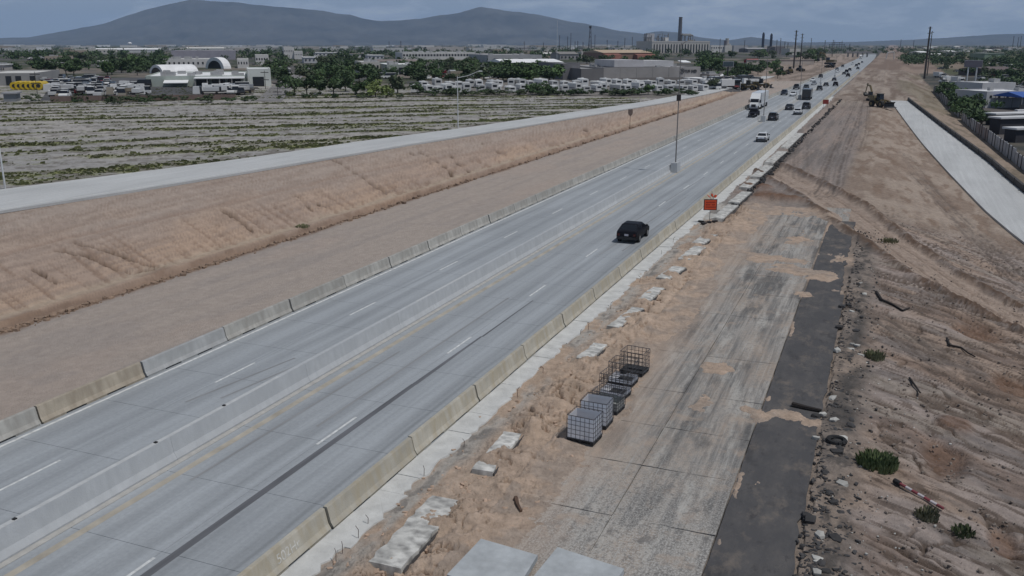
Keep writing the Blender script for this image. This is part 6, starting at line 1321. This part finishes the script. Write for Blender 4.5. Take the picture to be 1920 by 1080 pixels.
# ------------------------------------------------------------------ poles and towers of the far town
m_pl = mat('dark utility pole', (.055, .05, .048), .9, .1)
def upole(px, py, top, lab, arms=2, r=None, z=1.0, group='utility poles'):
    x, y = P(px, py, z); zc = Q(x, y, z)[2]; s = zc / F; h = (py - top) * s; t = thing('utility_pole', lab, 'pole', (x, y, z - .5), PH, group); r = r or .6 * s
    MB().tube((0, 0, 0), (0, 0, h), r, r * .7, 7).build('pole', m_pl, t)
    for k in range(arms): MB().box((0, 0, h - (.6 + 2.2 * k) * max(1, h / 22)), (max(2.4, 4 * s * .8), .2, .2)).build('crossarm', m_pl, t)
for px, tp, b in ((1049, 67, 97), (1064, 69, 97), (1070, 63, 97), (1078, 78, 96), (1083, 77, 97), (1115, 66, 97), (1138, 75, 98), (1158, 77, 97), (1171, 72, 97), (1185, 70, 98), (1216, 66, 100), (1221, 72, 99), (983, 78, 96), (730, 78, 94), (752, 77, 95), (1019, 80, 96), (1093, 79, 97), (1260, 82, 100), (1349, 73, 100), (1395, 76, 100), (1455, 75, 103), (1462, 72, 103), (1470, 78, 103), (1476, 80, 102), (1519, 72, 104), (1545, 76, 105), (1560, 75, 106), (1592, 82, 100), (1688, 74, 90), (1712, 76, 92), (1898, 68, 92), (1907, 70, 92), (1912, 68, 92), (72, 132, 190), (498, 130, 167), (521, 150, 178)):
    upole(px, b, tp, 'dark slender utility pole on the skyline of the town' if b < 101 else 'dark utility pole left of the traffic' if px > 1400 else 'dark yard pole at the far left side' if px < 100 else 'dark pole along the side street', group='utility poles on the skyline' if b < 101 else 'utility poles near the works' if px > 1400 else 'yard poles', z=2.5 if b > 125 else 1.0)
upole(1488, 127, 58, 'thick tall dark pole, left one of two beside the left works', 3, .55, 1.0); upole(1500, 123, 64, 'tall dark pole, right one of two beside the left works', 3, .42, 1.0); upole(1733, 148, 52, 'very tall dark pole behind the panel fence', 3, .6, -3.0); upole(1738, 143, 60, 'thinner dark pole just behind the very tall one', 1, .3, -3.0)
x, y = P(1106, 97, 1.0); zc = Q(x, y, 1)[2]; s = zc / F; h = 45 * s; t = thing('lattice_tower', 'dark lattice tower standing on the skyline left of the red brown hall', 'tower', (x, y, .5)); mb = MB()
for a in range(4):
    sx, sy = ((-1, -1), (1, -1), (1, 1), (-1, 1))[a]; mb.tube((sx * 3 * s, sy * 2 * s, 0), (sx * .9 * s, sy * .6 * s, h), .35 * s, .25 * s, 4)
    for k in range(6):
        f, g = k / 6, (k + 1) / 6; w0, w1 = 3 - 2.1 * f, 3 - 2.1 * g; s2x, s2y = ((1, -1), (1, 1), (-1, 1), (-1, -1))[a]; mb.tube((sx * w0 * s, sy * w0 * .67 * s, h * f), (s2x * w1 * s, s2y * w1 * .67 * s, h * g), .18 * s, n=4)
mb.build('lattice', m_pl, t); MB().box((0, 0, h), (4 * s, 3 * s, 3.5 * s)).build('head', m_pl, t)
x, y = P(244, 88, 1.0); s = Q(x, y, 1)[2] / F; t = thing('water_tower', 'tiny white water tower on the skyline at the left', 'water tower', (x, y, .5)); mb = MB()
for z0_, z1_, r0, r1 in ((4.5, 5.5, 1.5, 3.6), (5.5, 7, 3.6, 3.9), (7, 8.5, 3.9, 2.4), (8.5, 9, 2.4, .5)): mb.tube((0, 0, z0_ * s), (0, 0, z1_ * s), r0 * s, r1 * s, 12)
mb.build('tank', cmat((.7, .7, .7)), t); MB().tube((0, 0, 0), (0, 0, 5 * s), .7 * s, n=8).build('stem', cmat((.6, .6, .6)), t)
# overpass and sign gantry far down the road
x, y = P(1608, 104, 2.0); t = thing('overpass_bridge', 'grey overpass bridge far down the road, left of the vanishing point', 'bridge', (x, y, 0), PH); s = Q(x, y, 2)[2] / F
MB().box((0, 0, 9 * s), (46 * s, 8 * s, 3 * s)).build('deck', cmat((.23, .22, .22)), t)
for k in range(5): MB().box(((-18 + 9 * k) * s, 0, 4 * s), (1.4 * s, 5 * s, 8 * s)).build('pier', cmat((.30, .29, .28)), t)
x, y = P(1669, 110, 0.5); s = Q(x, y, .5)[2] / F; t = thing('sign_gantry', 'pale arched sign gantry beyond the end of the fill', 'gantry', (x, y, 0), PH)
MB().path([(-8 * s, 0, 0), (-5.5 * s, 0, 12 * s), (6 * s, 0, 13 * s), (7 * s, 0, 0)], .8 * s, 5).build('frame', cmat((.5, .5, .5)), t)
x, y = P(1568, 100, 1.0); s = Q(x, y, 1)[2] / F; t = thing('substation_frame', 'spindly substation frame of poles left of the overpass', 'substation', (x, y, 0), PH); mb = MB()
for k in range(7): mb.tube(((-14 + 4.6 * k) * s, 0, 0), ((-14 + 4.6 * k) * s, 0, (18 + 3 * (k % 3)) * s), .3 * s, n=4)
mb.box((0, 0, 17 * s), (30 * s, .6 * s, .6 * s)).box((2 * s, 0, 21 * s), (16 * s, 1.2 * s, .8 * s)); mb.build('frame', m_pl, t)
# ------------------------------------------------------------------ mountains and haze
def mountains():
    cr = [(-700, 74), (0, 76), (120, 72), (250, 50), (330, 26), (365, 18), (405, 10), (440, 13), (480, 14), (520, 18), (560, 22), (620, 27), (650, 31), (680, 34), (700, 40), (735, 46), (765, 44), (800, 41), (830, 36), (870, 31), (905, 21), (930, 25), (960, 30), (1000, 34), (1050, 44), (1100, 53), (1150, 62), (1190, 67), (1210, 63), (1225, 62), (1250, 65), (1290, 73), (1340, 77), (1375, 72), (1395, 74), (1420, 78), (1460, 81), (1560, 80), (1640, 77), (1700, 74), (1760, 70), (1850, 66), (1920, 62), (2600, 66)]
    px = np.arange(-700, 2601, 6.0); cy = np.interp(px, [a for a, b in cr], [b for a, b in cr])
    cy = cy + 3.4 * (fbm(px * .035, px * 0, 201, 4) - .5) * np.clip((82 - cy) / 20, 0, 1)
    az = np.arctan((px - 960) / F / ct)
    rad = np.concatenate([np.linspace(11000, 14000, 26), np.array([15200, 16500])])
    A, D = np.meshgrid(az, rad); H = (84 - np.broadcast_to(cy, A.shape)) / F * 14000 / ct + 14
    t = np.clip((D - 11000) / 3000, 0, 1)
    rdg = 1 - np.abs(fbm(A * 38, D * .0009, 203, 5) - .5) * 2
    h = H * (t ** 1.25) * (1 - .55 * (1 - t) * rdg * 1.2 * (t < .999)); h = np.where(D > 14000, H * (1 - (D - 14000) / 2600), h)
    h += H * .2 * (fbm(A * 120, D * .003, 204, 4) - .5) * (t > 0) * (t < 1); h -= 6 * (t <= 0)
    rr = D * np.tan(A); x = rr * cp - D * sp; y = rr * sp + D * cp
    nr, nc = x.shape; idx = np.arange(nr * nc).reshape(nr, nc)
    q = np.stack([idx[:-1, :-1], idx[:-1, 1:], idx[1:, 1:], idx[1:, :-1]], -1).reshape(-1, 4)
    me = bpy.data.meshes.new('mountains'); me.from_pydata(np.stack([x.ravel(), y.ravel(), h.ravel() - 5], -1).tolist(), [], q.tolist())
    me.polygons.foreach_set('use_smooth', np.ones(len(q), bool))
    me.materials.append(mat('dry mountain slopes', (.055, .052, .047), .95, .65, .0016))
    tag(ob('mountains', me), kind='structure')
mountains()
hb = MB().box((0, 6000, 360), (40000, 30000, 760))
hm = bpy.data.materials.new('haze'); hm.use_nodes = True; t_ = hm.node_tree; t_.nodes.clear()
o_ = t_.nodes.new('ShaderNodeOutputMaterial'); v_ = t_.nodes.new('ShaderNodeVolumePrincipled')
v_.inputs['Color'].default_value = (.50, .70, 1.0, 1); v_.inputs['Density'].default_value = 4.2e-5
t_.links.new(v_.outputs[0], o_.inputs['Volume'])
hz = hb.build('haze', hm); tag(hz, kind='stuff')
